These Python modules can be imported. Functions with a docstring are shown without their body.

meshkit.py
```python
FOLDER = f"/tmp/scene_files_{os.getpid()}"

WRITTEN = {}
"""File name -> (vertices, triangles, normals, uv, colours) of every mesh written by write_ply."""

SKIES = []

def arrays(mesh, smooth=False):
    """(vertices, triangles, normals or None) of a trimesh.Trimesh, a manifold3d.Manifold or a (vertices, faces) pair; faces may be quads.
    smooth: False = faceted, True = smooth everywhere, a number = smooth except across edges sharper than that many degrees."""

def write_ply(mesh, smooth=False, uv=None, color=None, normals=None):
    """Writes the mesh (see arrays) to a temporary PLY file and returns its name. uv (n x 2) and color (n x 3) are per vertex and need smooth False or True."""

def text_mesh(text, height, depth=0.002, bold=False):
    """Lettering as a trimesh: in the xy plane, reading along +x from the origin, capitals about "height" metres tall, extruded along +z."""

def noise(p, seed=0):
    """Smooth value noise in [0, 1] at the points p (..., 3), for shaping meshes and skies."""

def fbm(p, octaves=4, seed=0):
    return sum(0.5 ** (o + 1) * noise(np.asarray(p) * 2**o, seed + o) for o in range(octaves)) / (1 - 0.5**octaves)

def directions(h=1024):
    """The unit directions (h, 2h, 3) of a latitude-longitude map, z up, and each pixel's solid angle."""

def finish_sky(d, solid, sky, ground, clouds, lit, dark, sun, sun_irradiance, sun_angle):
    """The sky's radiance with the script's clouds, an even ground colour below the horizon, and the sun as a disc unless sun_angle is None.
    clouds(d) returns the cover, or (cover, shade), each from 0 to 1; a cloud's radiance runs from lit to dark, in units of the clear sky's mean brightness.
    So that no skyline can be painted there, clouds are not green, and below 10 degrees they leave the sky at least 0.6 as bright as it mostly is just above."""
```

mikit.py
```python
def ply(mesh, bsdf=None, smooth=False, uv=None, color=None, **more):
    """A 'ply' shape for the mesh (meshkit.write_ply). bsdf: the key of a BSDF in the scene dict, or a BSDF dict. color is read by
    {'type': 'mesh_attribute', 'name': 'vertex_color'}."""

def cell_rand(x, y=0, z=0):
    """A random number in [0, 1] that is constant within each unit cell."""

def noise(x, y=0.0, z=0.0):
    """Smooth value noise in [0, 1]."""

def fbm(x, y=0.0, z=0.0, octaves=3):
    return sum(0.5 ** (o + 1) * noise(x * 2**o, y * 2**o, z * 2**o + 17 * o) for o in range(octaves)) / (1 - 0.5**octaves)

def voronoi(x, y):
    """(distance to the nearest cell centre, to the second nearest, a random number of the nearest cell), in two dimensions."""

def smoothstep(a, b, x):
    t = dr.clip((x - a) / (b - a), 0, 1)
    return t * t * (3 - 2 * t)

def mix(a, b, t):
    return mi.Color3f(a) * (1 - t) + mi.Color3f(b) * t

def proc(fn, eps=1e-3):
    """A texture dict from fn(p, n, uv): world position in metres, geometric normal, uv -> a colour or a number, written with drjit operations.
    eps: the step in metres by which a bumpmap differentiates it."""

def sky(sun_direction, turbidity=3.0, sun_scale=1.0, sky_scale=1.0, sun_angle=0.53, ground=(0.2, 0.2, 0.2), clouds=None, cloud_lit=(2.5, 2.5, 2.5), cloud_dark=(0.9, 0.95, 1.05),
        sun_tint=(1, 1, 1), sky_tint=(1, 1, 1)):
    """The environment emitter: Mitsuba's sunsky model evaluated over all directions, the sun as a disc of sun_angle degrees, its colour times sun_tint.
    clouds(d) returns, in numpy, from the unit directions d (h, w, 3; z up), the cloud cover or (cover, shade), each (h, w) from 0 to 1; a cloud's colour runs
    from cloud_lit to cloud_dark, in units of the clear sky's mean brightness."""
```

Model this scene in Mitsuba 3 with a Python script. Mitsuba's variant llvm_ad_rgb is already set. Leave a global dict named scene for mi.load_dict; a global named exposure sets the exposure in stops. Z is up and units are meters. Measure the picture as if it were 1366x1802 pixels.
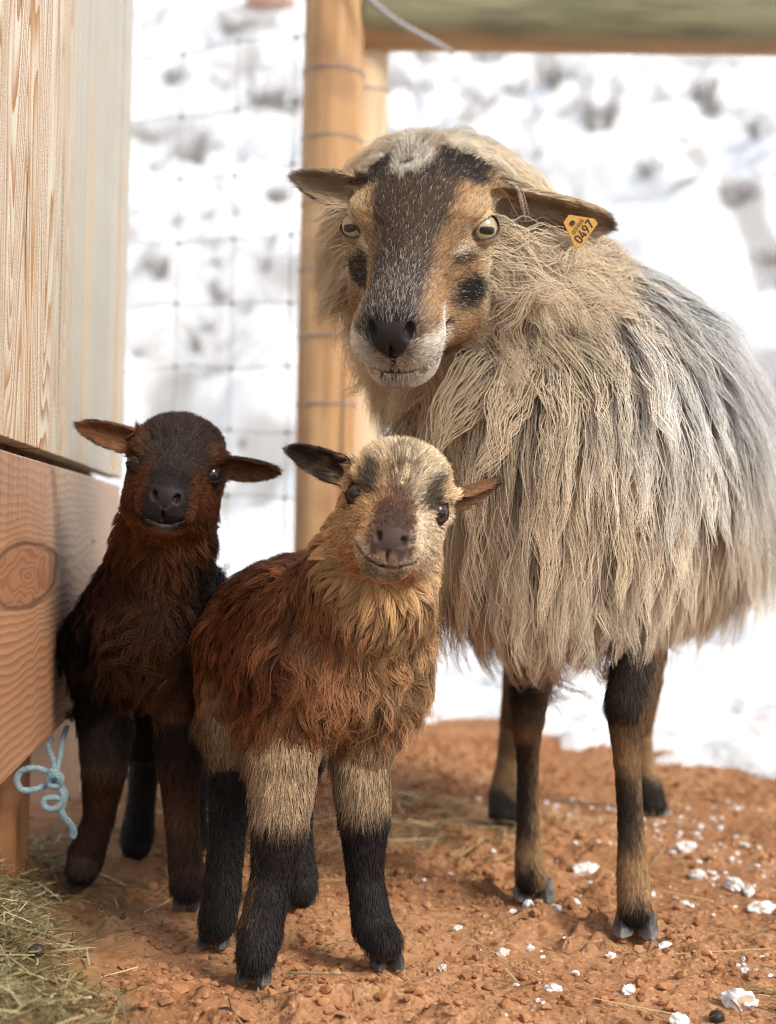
import math
import numpy as np, trimesh, manifold3d, drjit as dr, mitsuba as mi, mikit, meshkit
from scipy.spatial import cKDTree
from meshkit import noise as vnoise, fbm as vfbm
from mikit import noise, fbm, smoothstep, mix

T = mi.ScalarTransform4f
scene, labels = {}, {}
def V(*a): return np.array(a, float)

# ------------------------------------------------------------------ camera, sky, exposure
PITCH, ROLL = math.radians(0.72), math.radians(1.3)
scene['camera'] = {'type': 'thinlens', 'fov': 2 * math.degrees(math.atan(683 / 2640)), 'fov_axis': 'x', 'aperture_radius': 0.0062, 'focus_distance': 1.36,
    'near_clip': 0.05, 'far_clip': 400.0,
    'to_world': T().look_at(origin=[0, 0, 0.40], target=[0, math.cos(PITCH), 0.40 + math.sin(PITCH)],
                            up=[-math.sin(ROLL), -math.cos(ROLL) * math.sin(PITCH), math.cos(ROLL) * math.cos(PITCH)])}
scene['sky'] = mikit.sky([0.60, -0.60, 0.62], turbidity=3, sun_scale=0.58, sun_angle=24, sky_scale=1.0, clouds=lambda d: 0.7, cloud_lit=(1.55, 1.6, 1.7),
                         sun_tint=(0.87, 0.965, 1.13), ground=(0.5, 0.48, 0.46))
exposure = 2.42

# ------------------------------------------------------------------ helpers
def smn(a, b, x):
    t = np.clip((x - a) / (b - a), 0, 1)
    return t * t * (3 - 2 * t)
def nrm(v): return v / np.maximum(np.linalg.norm(v, axis=-1, keepdims=True), 1e-9)
def lerp(a, b, t): return a + (b - a) * t
def cmix(c, col, w): return c + (np.asarray(col) - c) * np.clip(w, 0, 1)[:, None]
def key_for(name):
    if name not in scene and name not in used: used.add(name); return name
    k = 1
    while f'{name}_{k:03d}' in used or f'{name}_{k:03d}' in scene: k += 1
    used.add(f'{name}_{k:03d}'); return f'{name}_{k:03d}'
used = set()
def thing(name, label, cat, group=None):
    k = key_for(name); labels[k] = {'label': label, 'category': cat}
    if group: labels[k]['group'] = group
    return k
def add(name, mesh, bsdf, parent=None, smooth=False, color=None, kind=None, label=None):
    k = key_for((parent + '__' if parent else '') + name)
    scene[k] = mikit.ply(mesh, bsdf, smooth=smooth, color=color)
    if kind or label:
        labels.setdefault(k, {})
        if kind: labels[k]['kind'] = kind
        if label: labels[k]['label'] = label
    return k
def add_hair(name, parts, bsdf, parent, kind='stuff', label=None):
    v = np.vstack([p[0] for p in parts]); off = np.cumsum([0] + [len(p[0]) for p in parts])
    f = np.vstack([p[1] + o for p, o in zip(parts, off)])
    n = np.vstack([p[2] for p in parts]); c = np.vstack([p[3] for p in parts])
    k = key_for(parent + '__' + name if parent else name)
    scene[k] = {'type': 'ply', 'filename': meshkit.write_ply((v, f), False, None, c, normals=n), 'face_normals': False, 'bsdf': {'type': 'ref', 'id': bsdf}}
    labels[k] = {'kind': kind}
    if label: labels[k]['label'] = label
    return k
def vcol(rough, spec=0.3, two=True, **kw):
    b = {'type': 'principled', 'base_color': {'type': 'mesh_attribute', 'name': 'vertex_color'}, 'roughness': rough, 'specular': spec, **kw}
    return {'type': 'twosided', 'b': b} if two else b
scene['fur'] = vcol(0.6, 0.14)
scene['skin'] = vcol(0.6, 0.25)
scene['wet'] = vcol(0.28, 0.5)
scene['eyegloss'] = vcol(0.08, 0.5, clearcoat=1.0, clearcoat_gloss=0.98)
scene['hornmat'] = vcol(0.45, 0.4)

def tube(pts, r, sides=6, caps=True):
    p = np.asarray(pts, float); r = np.broadcast_to(np.asarray(r, float), (len(p),))
    t = nrm(np.gradient(p, axis=0)); a = np.zeros_like(p)
    a0 = np.array([0, 0, 1.0]) if abs(t[0, 2]) < 0.9 else np.array([1.0, 0, 0])
    for i in range(len(p)):
        a0 = a0 - t[i] * (a0 @ t[i]); a0 /= np.linalg.norm(a0); a[i] = a0
    b = np.cross(t, a); ang = np.arange(sides) * 2 * np.pi / sides
    v = (p[:, None] + r[:, None, None] * (np.cos(ang)[None, :, None] * a[:, None] + np.sin(ang)[None, :, None] * b[:, None])).reshape(-1, 3)
    i, j = np.meshgrid(np.arange(len(p) - 1), np.arange(sides), indexing='ij')
    q = np.stack([i * sides + j, i * sides + (j + 1) % sides, (i + 1) * sides + (j + 1) % sides, (i + 1) * sides + j], -1).reshape(-1, 4)
    f = np.vstack([q[:, [0, 1, 2]], q[:, [0, 2, 3]]])
    if caps:
        n = len(v); v = np.vstack([v, p[:1], p[-1:]]); j = np.arange(sides); e = (len(p) - 1) * sides
        f = np.vstack([f, np.stack([j * 0 + n, (j + 1) % sides, j], 1), np.stack([j * 0 + n + 1, e + j, e + (j + 1) % sides], 1)])
    return trimesh.Trimesh(v, f, process=False)
def spline(pts, n):
    from scipy.interpolate import CubicSpline
    p = np.asarray(pts, float); return CubicSpline(np.arange(len(p)), p)(np.linspace(0, len(p) - 1, n))
def rbox(sx, sy, sz, r=0.004):
    h = manifold3d.Manifold.cube([sx - 2 * r, sy - 2 * r, sz - 2 * r], True)
    return h.minkowski_sum(manifold3d.Manifold.sphere(r, 8)) if hasattr(h, 'minkowski_sum') else h
def tm(man):
    if isinstance(man, trimesh.Trimesh): return man
    m = man.to_mesh(); return trimesh.Trimesh(m.vert_properties[:, :3], m.tri_verts, process=False)

# ------------------------------------------------------------------ signed distance modelling
def smin(a, b, k):
    if k <= 0: return np.minimum(a, b)
    h = np.maximum(k - np.abs(a - b), 0) / k
    return np.minimum(a, b) - h * h * k * 0.25
def smax(a, b, k): return -smin(-a, -b, k)
def cap(p, a, b, ra, rb):
    a, b = np.asarray(a, float), np.asarray(b, float); d = b - a
    t = np.clip(((p - a) @ d) / (d @ d), 0, 1)
    return np.linalg.norm(p - a - t[:, None] * d, axis=1) - lerp(ra, rb, t)
def ell(p, c, r, M=None):
    q = p - np.asarray(c, float)
    if M is not None: q = q @ M
    r = np.asarray(r, float); k0 = np.linalg.norm(q / r, axis=1); k1 = np.linalg.norm(q / (r * r), axis=1)
    return np.where(k1 > 1e-9, k0 * (k0 - 1) / np.maximum(k1, 1e-9), -r.min())
def chain(p, pts, k=0.003):
    d = None
    for (a, ra), (b, rb) in zip(pts[:-1], pts[1:]):
        e = cap(p, a, b, ra, rb); d = e if d is None else smin(d, e, .003)
    return d
def frame(x, y):
    y = nrm(np.asarray(y, float)); x = np.asarray(x, float); x = nrm(x - y * (x @ y)); z = np.cross(x, y)
    return np.stack([x, y, z], 1)
def sdf_mesh(fn, lo, hi, h, B=4):
    lo, hi = np.asarray(lo, float), np.asarray(hi, float)
    n = (np.ceil((hi - lo) / h / B).astype(int)) * B
    nb = n // B
    g = np.stack(np.meshgrid(*[np.arange(m) for m in nb], indexing='ij'), -1).reshape(-1, 3)
    dc = fn(lo + (g * B + (B - 1) / 2) * h)
    near = np.abs(dc) < h * B * 1.35
    D = np.where(dc > 0, 1.0, -1.0).reshape(nb).repeat(B, 0).repeat(B, 1).repeat(B, 2).astype(np.float32)
    o = np.stack(np.meshgrid(*[np.arange(B)] * 3, indexing='ij'), -1).reshape(-1, 3)
    idx = (g[near][:, None] * B + o[None]).reshape(-1, 3)
    for s in range(0, len(idx), 400000):
        q = idx[s:s + 400000]; D[q[:, 0], q[:, 1], q[:, 2]] = fn(lo + q * h)
    S = D < 0
    c = [S[a:S.shape[0] - 1 + a, b:S.shape[1] - 1 + b, d:S.shape[2] - 1 + d] for a in (0, 1) for b in (0, 1) for d in (0, 1)]
    tot = sum(x.astype(np.int8) for x in c); act = (tot > 0) & (tot < 8)
    cell = np.argwhere(act); vid = -np.ones(act.shape, np.int64); vid[act] = np.arange(len(cell))
    acc, cnt = np.zeros((len(cell), 3)), np.zeros(len(cell))
    cor = np.array([[a, b, d] for a in (0, 1) for b in (0, 1) for d in (0, 1)])
    val = np.stack([D[tuple((cell + k).T)] for k in cor], 1)
    for i in range(8):
        for j in range(i + 1, 8):
            if np.abs(cor[i] - cor[j]).sum() == 1:
                m = (val[:, i] < 0) != (val[:, j] < 0); t = val[m, i] / (val[m, i] - val[m, j])
                acc[m] += cor[i] + t[:, None] * (cor[j] - cor[i]); cnt[m] += 1
    v = lo + (cell + acc / cnt[:, None]) * h
    F = []
    for ax in range(3):
        b, c2 = [(1, 2), (2, 0), (0, 1)][ax]
        sl0, sl1 = [slice(None)] * 3, [slice(None)] * 3
        sl0[ax], sl1[ax] = slice(0, -1), slice(1, None)
        e = np.argwhere(S[tuple(sl0)] != S[tuple(sl1)])
        e = e[(e[:, b] > 0) & (e[:, c2] > 0) & (e[:, b] < act.shape[b]) & (e[:, c2] < act.shape[c2]) & (e[:, ax] < act.shape[ax])]
        ub, uc = np.eye(3, dtype=int)[b], np.eye(3, dtype=int)[c2]
        q = np.stack([vid[tuple((e - ub - uc).T)], vid[tuple((e - uc).T)], vid[tuple(e.T)], vid[tuple((e - ub).T)]], 1)
        fl = ~S[tuple(e.T)]
        q[fl] = q[fl][:, ::-1]; F.append(q)
    q = np.vstack(F); q = q[(q >= 0).all(1)]
    return v, np.vstack([q[:, [0, 1, 2]], q[:, [0, 2, 3]]])
def grad(fn, p, e=0.0015):
    g = np.stack([fn(p + d) - fn(p - d) for d in np.eye(3) * e], 1)
    return nrm(g)

# ------------------------------------------------------------------ hair
def sample(v, f, dens, rng, n=None):
    """roots on a triangle mesh; dens(points, normals) per square metre"""
    a, b, c = v[f[:, 0]], v[f[:, 1]], v[f[:, 2]]
    cr = np.cross(b - a, c - a); ar = np.linalg.norm(cr, axis=1) / 2
    w = ar * dens((a + b + c) / 3, nrm(cr))
    tot = int(w.sum()) if n is None else n
    i = rng.choice(len(f), tot, p=w / w.sum())
    u = np.sqrt(rng.random(tot)); t = rng.random(tot)
    return a[i] * (1 - u)[:, None] + b[i] * (u * (1 - t))[:, None] + c[i] * (u * t)[:, None]
def tangent(n, d):
    return nrm(d - n * (d * n).sum(1, keepdims=True))
def hair(p, n, t, L, W, col, rng, segs=4, lift=0.3, curl=0.0, freq=1.5, droop=0.0, clump=None, tip=1.0, twist=0.5, round_=0.7, up=None, phase=None, tipcol=None, pull=0.85, cpow=1.0):
    """ribbon hairs: roots p, normals n, lie direction t, lengths L, widths W, colours col"""
    N = len(p); s = np.linspace(0, 1, segs + 1)
    L = np.broadcast_to(L, (N,)); lift = np.broadcast_to(lift, (N,)); curl = np.broadcast_to(curl, (N,))
    b = np.cross(n, t)
    ph = rng.random(N) * 6.283 if phase is None else phase
    fr = freq * (0.7 + 0.6 * rng.random(N))
    def curve(pp, nn, tt, bb, LL, li, cu, ph, fr):
        S = s[None, :, None]; l = LL[:, None, None]; a = li[:, None, None]
        x = pp[:, None] + l * (tt[:, None] * S * np.sqrt(np.maximum(1 - a * a, 0.1)) + nn[:, None] * a * (S - 0.55 * S * S))
        wv = np.sin(6.283 * fr[:, None] * s[None] + ph[:, None]) - np.sin(ph)[:, None]
        wv2 = np.cos(6.283 * fr[:, None] * s[None] + ph[:, None]) - np.cos(ph)[:, None]
        env = s[None] ** 0.6
        x = x + (cu[:, None] * wv * env)[..., None] * bb[:, None] + (0.6 * cu[:, None] * wv2 * env)[..., None] * nn[:, None]
        x[..., 2] -= droop * (LL[:, None] * s[None] ** 2)
        return x
    x = curve(p, n, t, b, L, lift, curl, ph, fr)
    if clump is not None:
        ci, cp = clump                                          # centre index per hair, centre roots' indices in p
        c = cp[ci]
        xc = curve(p[c], n[c], t[c], b[c], L[c], lift[c], curl[c], ph[c], fr[c])
        o = (p - p[c])[:, None]
        k = (pull * s ** cpow)[None, :, None]
        scl = (L / L[c])[:, None, None]
        x = x * (1 - k) + (p[c][:, None] + (xc - p[c][:, None]) * scl + o * (1 - 0.8 * s[None, :, None])) * k
    d = nrm(np.gradient(x, axis=1))
    nn = np.broadcast_to(n[:, None], x.shape)
    side = np.cross(d, nn); side = nrm(side + 1e-6)
    rn = np.cross(side, d)
    tw = (rng.random(N) - 0.5) * 2 * twist
    sd = side * np.cos(tw)[:, None, None] + rn * np.sin(tw)[:, None, None]
    w = np.broadcast_to(W, (N,))[:, None] * (1 - (1 - 0.12) * s[None] ** 2.0 * tip) * 0.5
    A, Bv = x - sd * w[..., None], x + sd * w[..., None]
    base = nrm(rn + 0.5 * nn)
    nA, nB = nrm(base - round_ * sd), nrm(base + round_ * sd)
    v = np.stack([A, Bv], 2).reshape(-1, 3); nv = np.stack([nA, nB], 2).reshape(-1, 3)
    if tipcol is None: cc = np.repeat(col, 2 * (segs + 1), 0)
    else: cc = np.repeat((col[:, None] * (1 - s[None, :, None]) + tipcol[:, None] * s[None, :, None]).reshape(-1, 3), 2, 0)
    i = np.arange(N)[:, None] * 2 * (segs + 1) + 2 * np.arange(segs)[None]
    f = np.concatenate([np.stack([i, i + 1, i + 3], -1), np.stack([i, i + 3, i + 2], -1)], 1).reshape(-1, 3)
    return v, f, nv, np.clip(cc, 0.004, 0.95)
def clumps(p, count, rng):
    c = rng.choice(len(p), min(count, len(p)), replace=False)
    return cKDTree(p[c]).query(p)[1], c

def ear_coords(p, e):
    q = (p - e['base']) @ e['M']
    return q[:, 1], q[:, 0], q[:, 2]                            # along, across, out of the cup
def ear_sdf(p, e):
    x, y, z = ear_coords(p, e)
    bend = e.get('bend', 0.0)
    z = z - bend * (x / e['L']) ** 2 * e['L']
    s = np.clip((x / e['L'] + 0.25) / 1.25, 0, 1)
    W = e['W'] * np.power(np.maximum(s * (1 - s) * 4, 1e-6), 0.5) * lerp(1.1, 0.85, s)
    y = y - e.get('sweep', 0.0) * (x / e['L']) ** 2 * e['L']
    zm = e['cup'] * (np.minimum(np.abs(y), e['W']) / e['W']) ** 2 * e['W']
    dy, dz = np.abs(y) - W, np.abs(z - zm) - e['th']
    d = np.hypot(np.maximum(dy + 0.003, 0), np.maximum(dz + 0.001, 0)) + np.minimum(np.maximum(dy + 0.003, dz + 0.001), 0) - 0.002
    return np.maximum(d, np.maximum(x - e['L'], -x - 0.3 * e['L'])) * 0.75
def ear_frame(base, tip, facing):
    y = nrm(np.asarray(tip, float) - base); z = np.asarray(facing, float); z = nrm(z - y * (z @ y)); x = np.cross(y, z)
    return {'base': np.asarray(base, float), 'M': np.stack([x, y, z], 1), 'L': float(np.linalg.norm(np.asarray(tip, float) - base))}

class Head:
    """local axes: x towards the viewer's right, y towards the nose, z to the crown; q = (p - o) @ M"""
    def __init__(s, o, yaw, pitch, roll, k):
        s.o, s.k = np.asarray(o, float), k
        y, p, r = map(math.radians, (yaw, pitch, roll))
        h = V(-math.sin(y), -math.cos(y), 0); lat = V(math.cos(y), -math.sin(y), 0)
        f = math.cos(p) * h - math.sin(p) * V(0, 0, 1); u = math.sin(p) * h + math.cos(p) * V(0, 0, 1)
        l2 = math.cos(r) * lat - math.sin(r) * u; u2 = math.cos(r) * u + math.sin(r) * lat
        s.M = np.stack([l2, f, u2], 1)
    def loc(s, p): return (p - s.o) @ s.M
    def wld(s, q): return np.asarray(q, float) @ s.M.T + s.o
    def dirw(s, d): return np.asarray(d, float) @ s.M.T
    def eye(s, sg): return s.wld(V(sg * s.k['ex'], s.k['ey'], s.k['ez']))
    def sdf(s, p):
        q = s.loc(p); k = s.k
        a = np.abs(q[:, 0:1]); m = np.hstack([a, q[:, 1:]])       # mirrored
        d = ell(q, k['cran_c'], k['cran_r'])
        for c, r, kk in k['ells']: d = smin(d, ell(m if c[0] > 0 else q, c, r), kk)
        for A, B, ra, rb, sx, kk in k['caps']:
            qq = q * V(1 / sx, 1, 1); d = smin(d, cap(qq, A, B, ra, rb), kk)
        ec = V(k['ex'], k['ey'], k['ez']); er = k['er']; on = nrm(V(*k['eout']))
        d = smax(d, -(np.linalg.norm(m - ec - on * 0.3 * er, axis=1) - er * 1.12), 0.006 * k['s'])
        lid = np.linalg.norm(m - ec, axis=1) - er * 1.20
        Me = frame(V(0, 1, k.get('slant', -.12)), on)                          # x: along the lids, y: out
        e = (m - ec) @ Me
        ap = np.sqrt((e[:, 0] / (er * k.get('apl', 1.02))) ** 2 + ((e[:, 2] - k.get('apz', 0) * er) / (er * k.get('aph', 0.66))) ** 2) - 1
        ap = np.where(e[:, 1] > 0, ap * er * 0.7, 1.0)
        lid = smax(lid, -ap, 0.002)
        d = smin(d, lid, 0.004 * k['s'])
        for c, r, rot, kk in k['cuts']:
            R = trimesh.transformations.euler_matrix(*np.radians(rot))[:3, :3]
            d = smax(d, -ell(m if c[0] > 0 else q, c, r, R), kk)
        yy = q[:, 1] - k['mouth_y']; zz = q[:, 2] - (k['mouth_z'] + k['smile'] * q[:, 0] ** 2 / 0.03)
        mo = np.maximum(np.abs(zz) - k['mouth_w'], np.maximum(np.abs(q[:, 0]) - k['mouth_x'], -yy))
        d = smax(d, -mo, 0.004 * k['s'])
        return d

# eyeballs: cornea ball with a level slot pupil
def eyeball(head, sg, parent, iris, iris2, pupil_w, pupil_h, iris_r, gaze):
    er = head.k['er']; m = trimesh.creation.icosphere(5, er)
    v = np.array(m.vertices); g = nrm(np.asarray(gaze, float))
    c = head.eye(sg); up = nrm(V(0, 0, 1) - g * g[2]); ri = np.cross(g, up)
    x, y, z = v @ ri / er, v @ up / er, v @ g / er
    ang = np.hypot(x, y)
    col = np.tile(V(0.32, 0.25, 0.2), (len(v), 1))
    rn_ = vnoise(np.stack([np.arctan2(y, x) * 6, ang * 2, x * 0 + 3], 1), 5)
    col = cmix(col, iris, smn(iris_r + .03, iris_r - .03, ang) * (z > 0)); col = cmix(col, iris2, smn(iris_r * .55, iris_r * .95, ang) * (ang < iris_r + .02) * (z > 0) * (.4 + .6 * rn_))
    col = cmix(col, V(0.02, 0.016, 0.014), smn(iris_r - .06, iris_r, ang) * smn(iris_r + .1, iris_r + .04, ang) * (z > 0))
    pu = (np.abs(x) / pupil_w) ** 3 + (np.abs(y) / pupil_h) ** 3
    col = cmix(col, V(0.006, 0.006, 0.008), smn(1.25, 0.8, pu) * (z > 0))
    k = add('eye', trimesh.Trimesh(v + c, m.faces, process=False), 'eyegloss', parent, smooth=True, color=col)
    return k

def hooves(parent, pos, fwd, size, c0=(0.05, 0.045, 0.045), c1=(0.2, 0.18, 0.16), z0=0.0, spread=0.5):
    """two claws per foot"""
    f = nrm(V(fwd[0], fwd[1], 0)); r = V(f[1], -f[0], 0)
    for sg in (-1, 1):
        ring = []
        a = f * math.cos(.16) + r * sg * math.sin(.16); b = V(a[1], -a[0], 0)
        for z, L0, L1, w in ((0, -.75, 1.0, .44), (.25, -.78, .92, .46), (.62, -.72, .55, .4), (1.0, -.6, .25, .3)):
            for t in np.linspace(0, 2 * np.pi, 14, endpoint=False):
                u = math.cos(t); l = (L1 if u > 0 else -L0) * abs(u) ** .8 * np.sign(u); wv = w * math.sin(t) * (1 - .55 * max(u, 0) ** 2)
                ring.append(np.asarray(pos) + r * sg * spread * size + size * (a * l + b * wv) + V(0, 0, z0 + z * size * .95))
        man = manifold3d.Manifold.hull_points(np.array(ring))
        m = tm(man).subdivide().subdivide(); v = np.array(m.vertices)
        h = (v[:, 2] - pos[2] - z0) / size
        nz = vfbm(v * 220, 3)
        col = cmix(np.tile(V(*c0), (len(v), 1)), V(*c1), smn(.45, .0, h) * .6 + .5 * smn(.5, .75, nz))
        add('hoof', (v, np.array(m.faces)), 'hornmat', parent, smooth=True, color=col)

# ------------------------------------------------------------------ the setting: soil, snow, hillside
WY1, WX1, WB = 1.257, -0.323, -0.0863                          # the shed wall's plane: x = WX1 + WB * (y - WY1)
def wallx(y): return WX1 + WB * (np.asarray(y) - WY1)
def hay_mask(x, y):
    e = (wallx(y) + 0.09 * smn(1.62, 1.15, y)) - x + 0.07 * (vfbm(np.stack([x * 9, y * 9, x * 0], -1), 3, 4) - .5)
    return smn(-0.05, 0.10, e) * smn(1.95, 1.6, y)
def soil_z(x, y):
    p = np.stack([x, y, np.zeros_like(x)], -1)
    z = 0.020 * (vfbm(p * 3.1, 2, 1) - .5)
    z = z + 0.022 * (vfbm(p * 17, 3, 2) - .5)
    cl = vfbm(p * 48, 3, 3); z = z + 0.016 * np.maximum(cl - .42, 0) * 3 * smn(.3, .7, vfbm(p * 5, 2, 9))
    z = z + 0.007 * (vfbm(p * 110, 2, 7) - .5)
    z = z + 0.05 * hay_mask(x, y) * (0.5 + 0.9 * vfbm(p * 11, 3, 12))
    return z - 0.008
def sheet(xs, ys, zf):
    X, Y = np.meshgrid(xs, ys); Z = zf(X.ravel(), Y.ravel())
    v = np.stack([X.ravel(), Y.ravel(), Z], 1); nx = len(xs)
    i = (np.arange(len(ys) - 1)[:, None] * nx + np.arange(nx - 1)[None]).ravel()
    return v, np.vstack([np.stack([i, i + 1, i + nx + 1], 1), np.stack([i, i + nx + 1, i + nx], 1)])
def spaced(a, b, h, far, grow=1.35):
    c = list(np.arange(a, b + h / 2, h)); st = h; lo, hi = c[0], c[-1]; L, Rr = [], []
    while lo > -far: st *= grow; lo -= st; L.append(lo)
    st = h
    while hi < far: st *= grow; hi += st; Rr.append(hi)
    return np.array(L[::-1] + c + Rr)
def _soil(p, n, uv):
    a = fbm(p.x * 6, p.y * 6, 0, 3); b = fbm(p.x * 60, p.y * 60, p.z * 60, 3); c = noise(p.x * 260, p.y * 260, p.z * 260)
    col = mix((0.32, 0.15, 0.072), (0.49, 0.265, 0.14), smoothstep(.3, .7, a * .5 + b * .5))
    col = mix(col, (0.20, 0.075, 0.032), smoothstep(.55, .75, b) * .7)
    col = mix(col, (0.58, 0.38, 0.23), smoothstep(.66, .85, c) * .6)
    e = (WX1 + WB * (p.y - WY1) + 0.01 + 0.09 * smoothstep(1.62, 1.15, p.y)) - p.x + 0.1 * (fbm(p.x * 12, p.y * 12, 3, 3) - .5)
    hay = smoothstep(-0.07, 0.07, e) * smoothstep(1.95, 1.6, p.y)
    return mix(col, mix((0.10, 0.075, 0.03), (0.25, 0.19, 0.085), b), hay * .9)
def _soilbump(p, n, uv): return fbm(p.x * 210, p.y * 210, p.z * 210, 4)
scene['soil'] = {'type': 'twosided', 'b': {'type': 'bumpmap', 'arbitrary': mikit.proc(_soilbump, 5e-4), 'scale': 0.008,
    'bsdf': {'type': 'principled', 'base_color': mikit.proc(_soil), 'roughness': 0.9, 'specular': 0.2}}}
gx, gy = spaced(-0.62, 0.85, 0.0066, 90), spaced(1.0, 3.0, 0.0070, 90)
def ground_z(x, y):
    far = np.hypot(np.maximum(np.abs(x - .1) - .95, 0), np.maximum(np.abs(y - 2.15) - 1.15, 0))
    return soil_z(x, y) * smn(6, 0.2, far) - 0.03 * smn(.5, 4, far) - 0.02 * smn(3.0, 5, far)
add('ground', sheet(gx, gy, ground_z), 'soil', smooth=True); labels['ground'] = {'label': 'red soil ground of the sheep yard', 'kind': 'structure'}

def snow_edge(x, y):
    yb = np.where(x < .04, 3.18, 3.18 - 1.25 * (x - .04)); yb = np.maximum(yb, 1.9) + 0.10 * np.sin(x * 9)
    e = np.maximum(np.maximum(y - yb, -4.5 - y), np.maximum(x - 2.6, -3.5 - x))
    p = np.stack([x, y, x * 0], -1)
    return e + 0.55 * (vfbm(p * 5.5, 4, 21) - .5) + 0.25 * (vfbm(p * 22, 3, 22) - .5)
def hill_z(x, y):
    p = np.stack([x, y, x * 0], -1)
    h = np.maximum(y - 5.5 + 0.5 * np.sin(x * .35), 0)
    z = 0.53 * (np.sqrt(h * h + 2.25) - 1.5) - 0.0 * x
    z = np.minimum(z, 34 + 0.02 * z)
    w = smn(3.5, 8, y)
    return z + w * (0.9 * (vfbm(p * .55, 3, 31) - .5) + 0.62 * (vfbm(p * 1.7, 3, 32) - .5)) 
def snow_z(x, y):
    e = snow_edge(x, y); p = np.stack([x, y, x * 0], -1)
    lump = vfbm(p * 14, 3, 23)
    th = -0.075 + (0.095 + 0.06 * (lump - .5)) * smn(-0.22, 0.30, e) + 0.06 * smn(.2, 1.4, e) + 0.05 * (vfbm(p * 3, 3, 24) - .5) * smn(.0, .8, e)
    return th + hill_z(x, y)
def _snow(p, n, uv):
    a = fbm(p.x * 3, p.y * 3, 0, 3); b = fbm(p.x * 45, p.y * 45, p.z * 45, 2)
    near = smoothstep(4.6, 2.2, p.y)
    col = mix((0.75, 0.77, 0.80), (0.64, 0.65, 0.69), smoothstep(.45, .7, a))
    m = fbm(p.x * .9, p.y * .55, 5, 4); hill = smoothstep(4.5, 8, p.y)
    col = mix(col, (0.50, 0.51, 0.54), smoothstep(.46, .70, m) * hill * .8)
    col = mix(col, (0.34, 0.325, 0.32), smoothstep(.62, .76, fbm(p.x * 2.2, p.y * 1.1, 9, 3)) * hill * .8)
    return mix(col, (0.50, 0.28, 0.15), smoothstep(.60, .74, b * .6 + a * .4) * near * .8)
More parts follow.
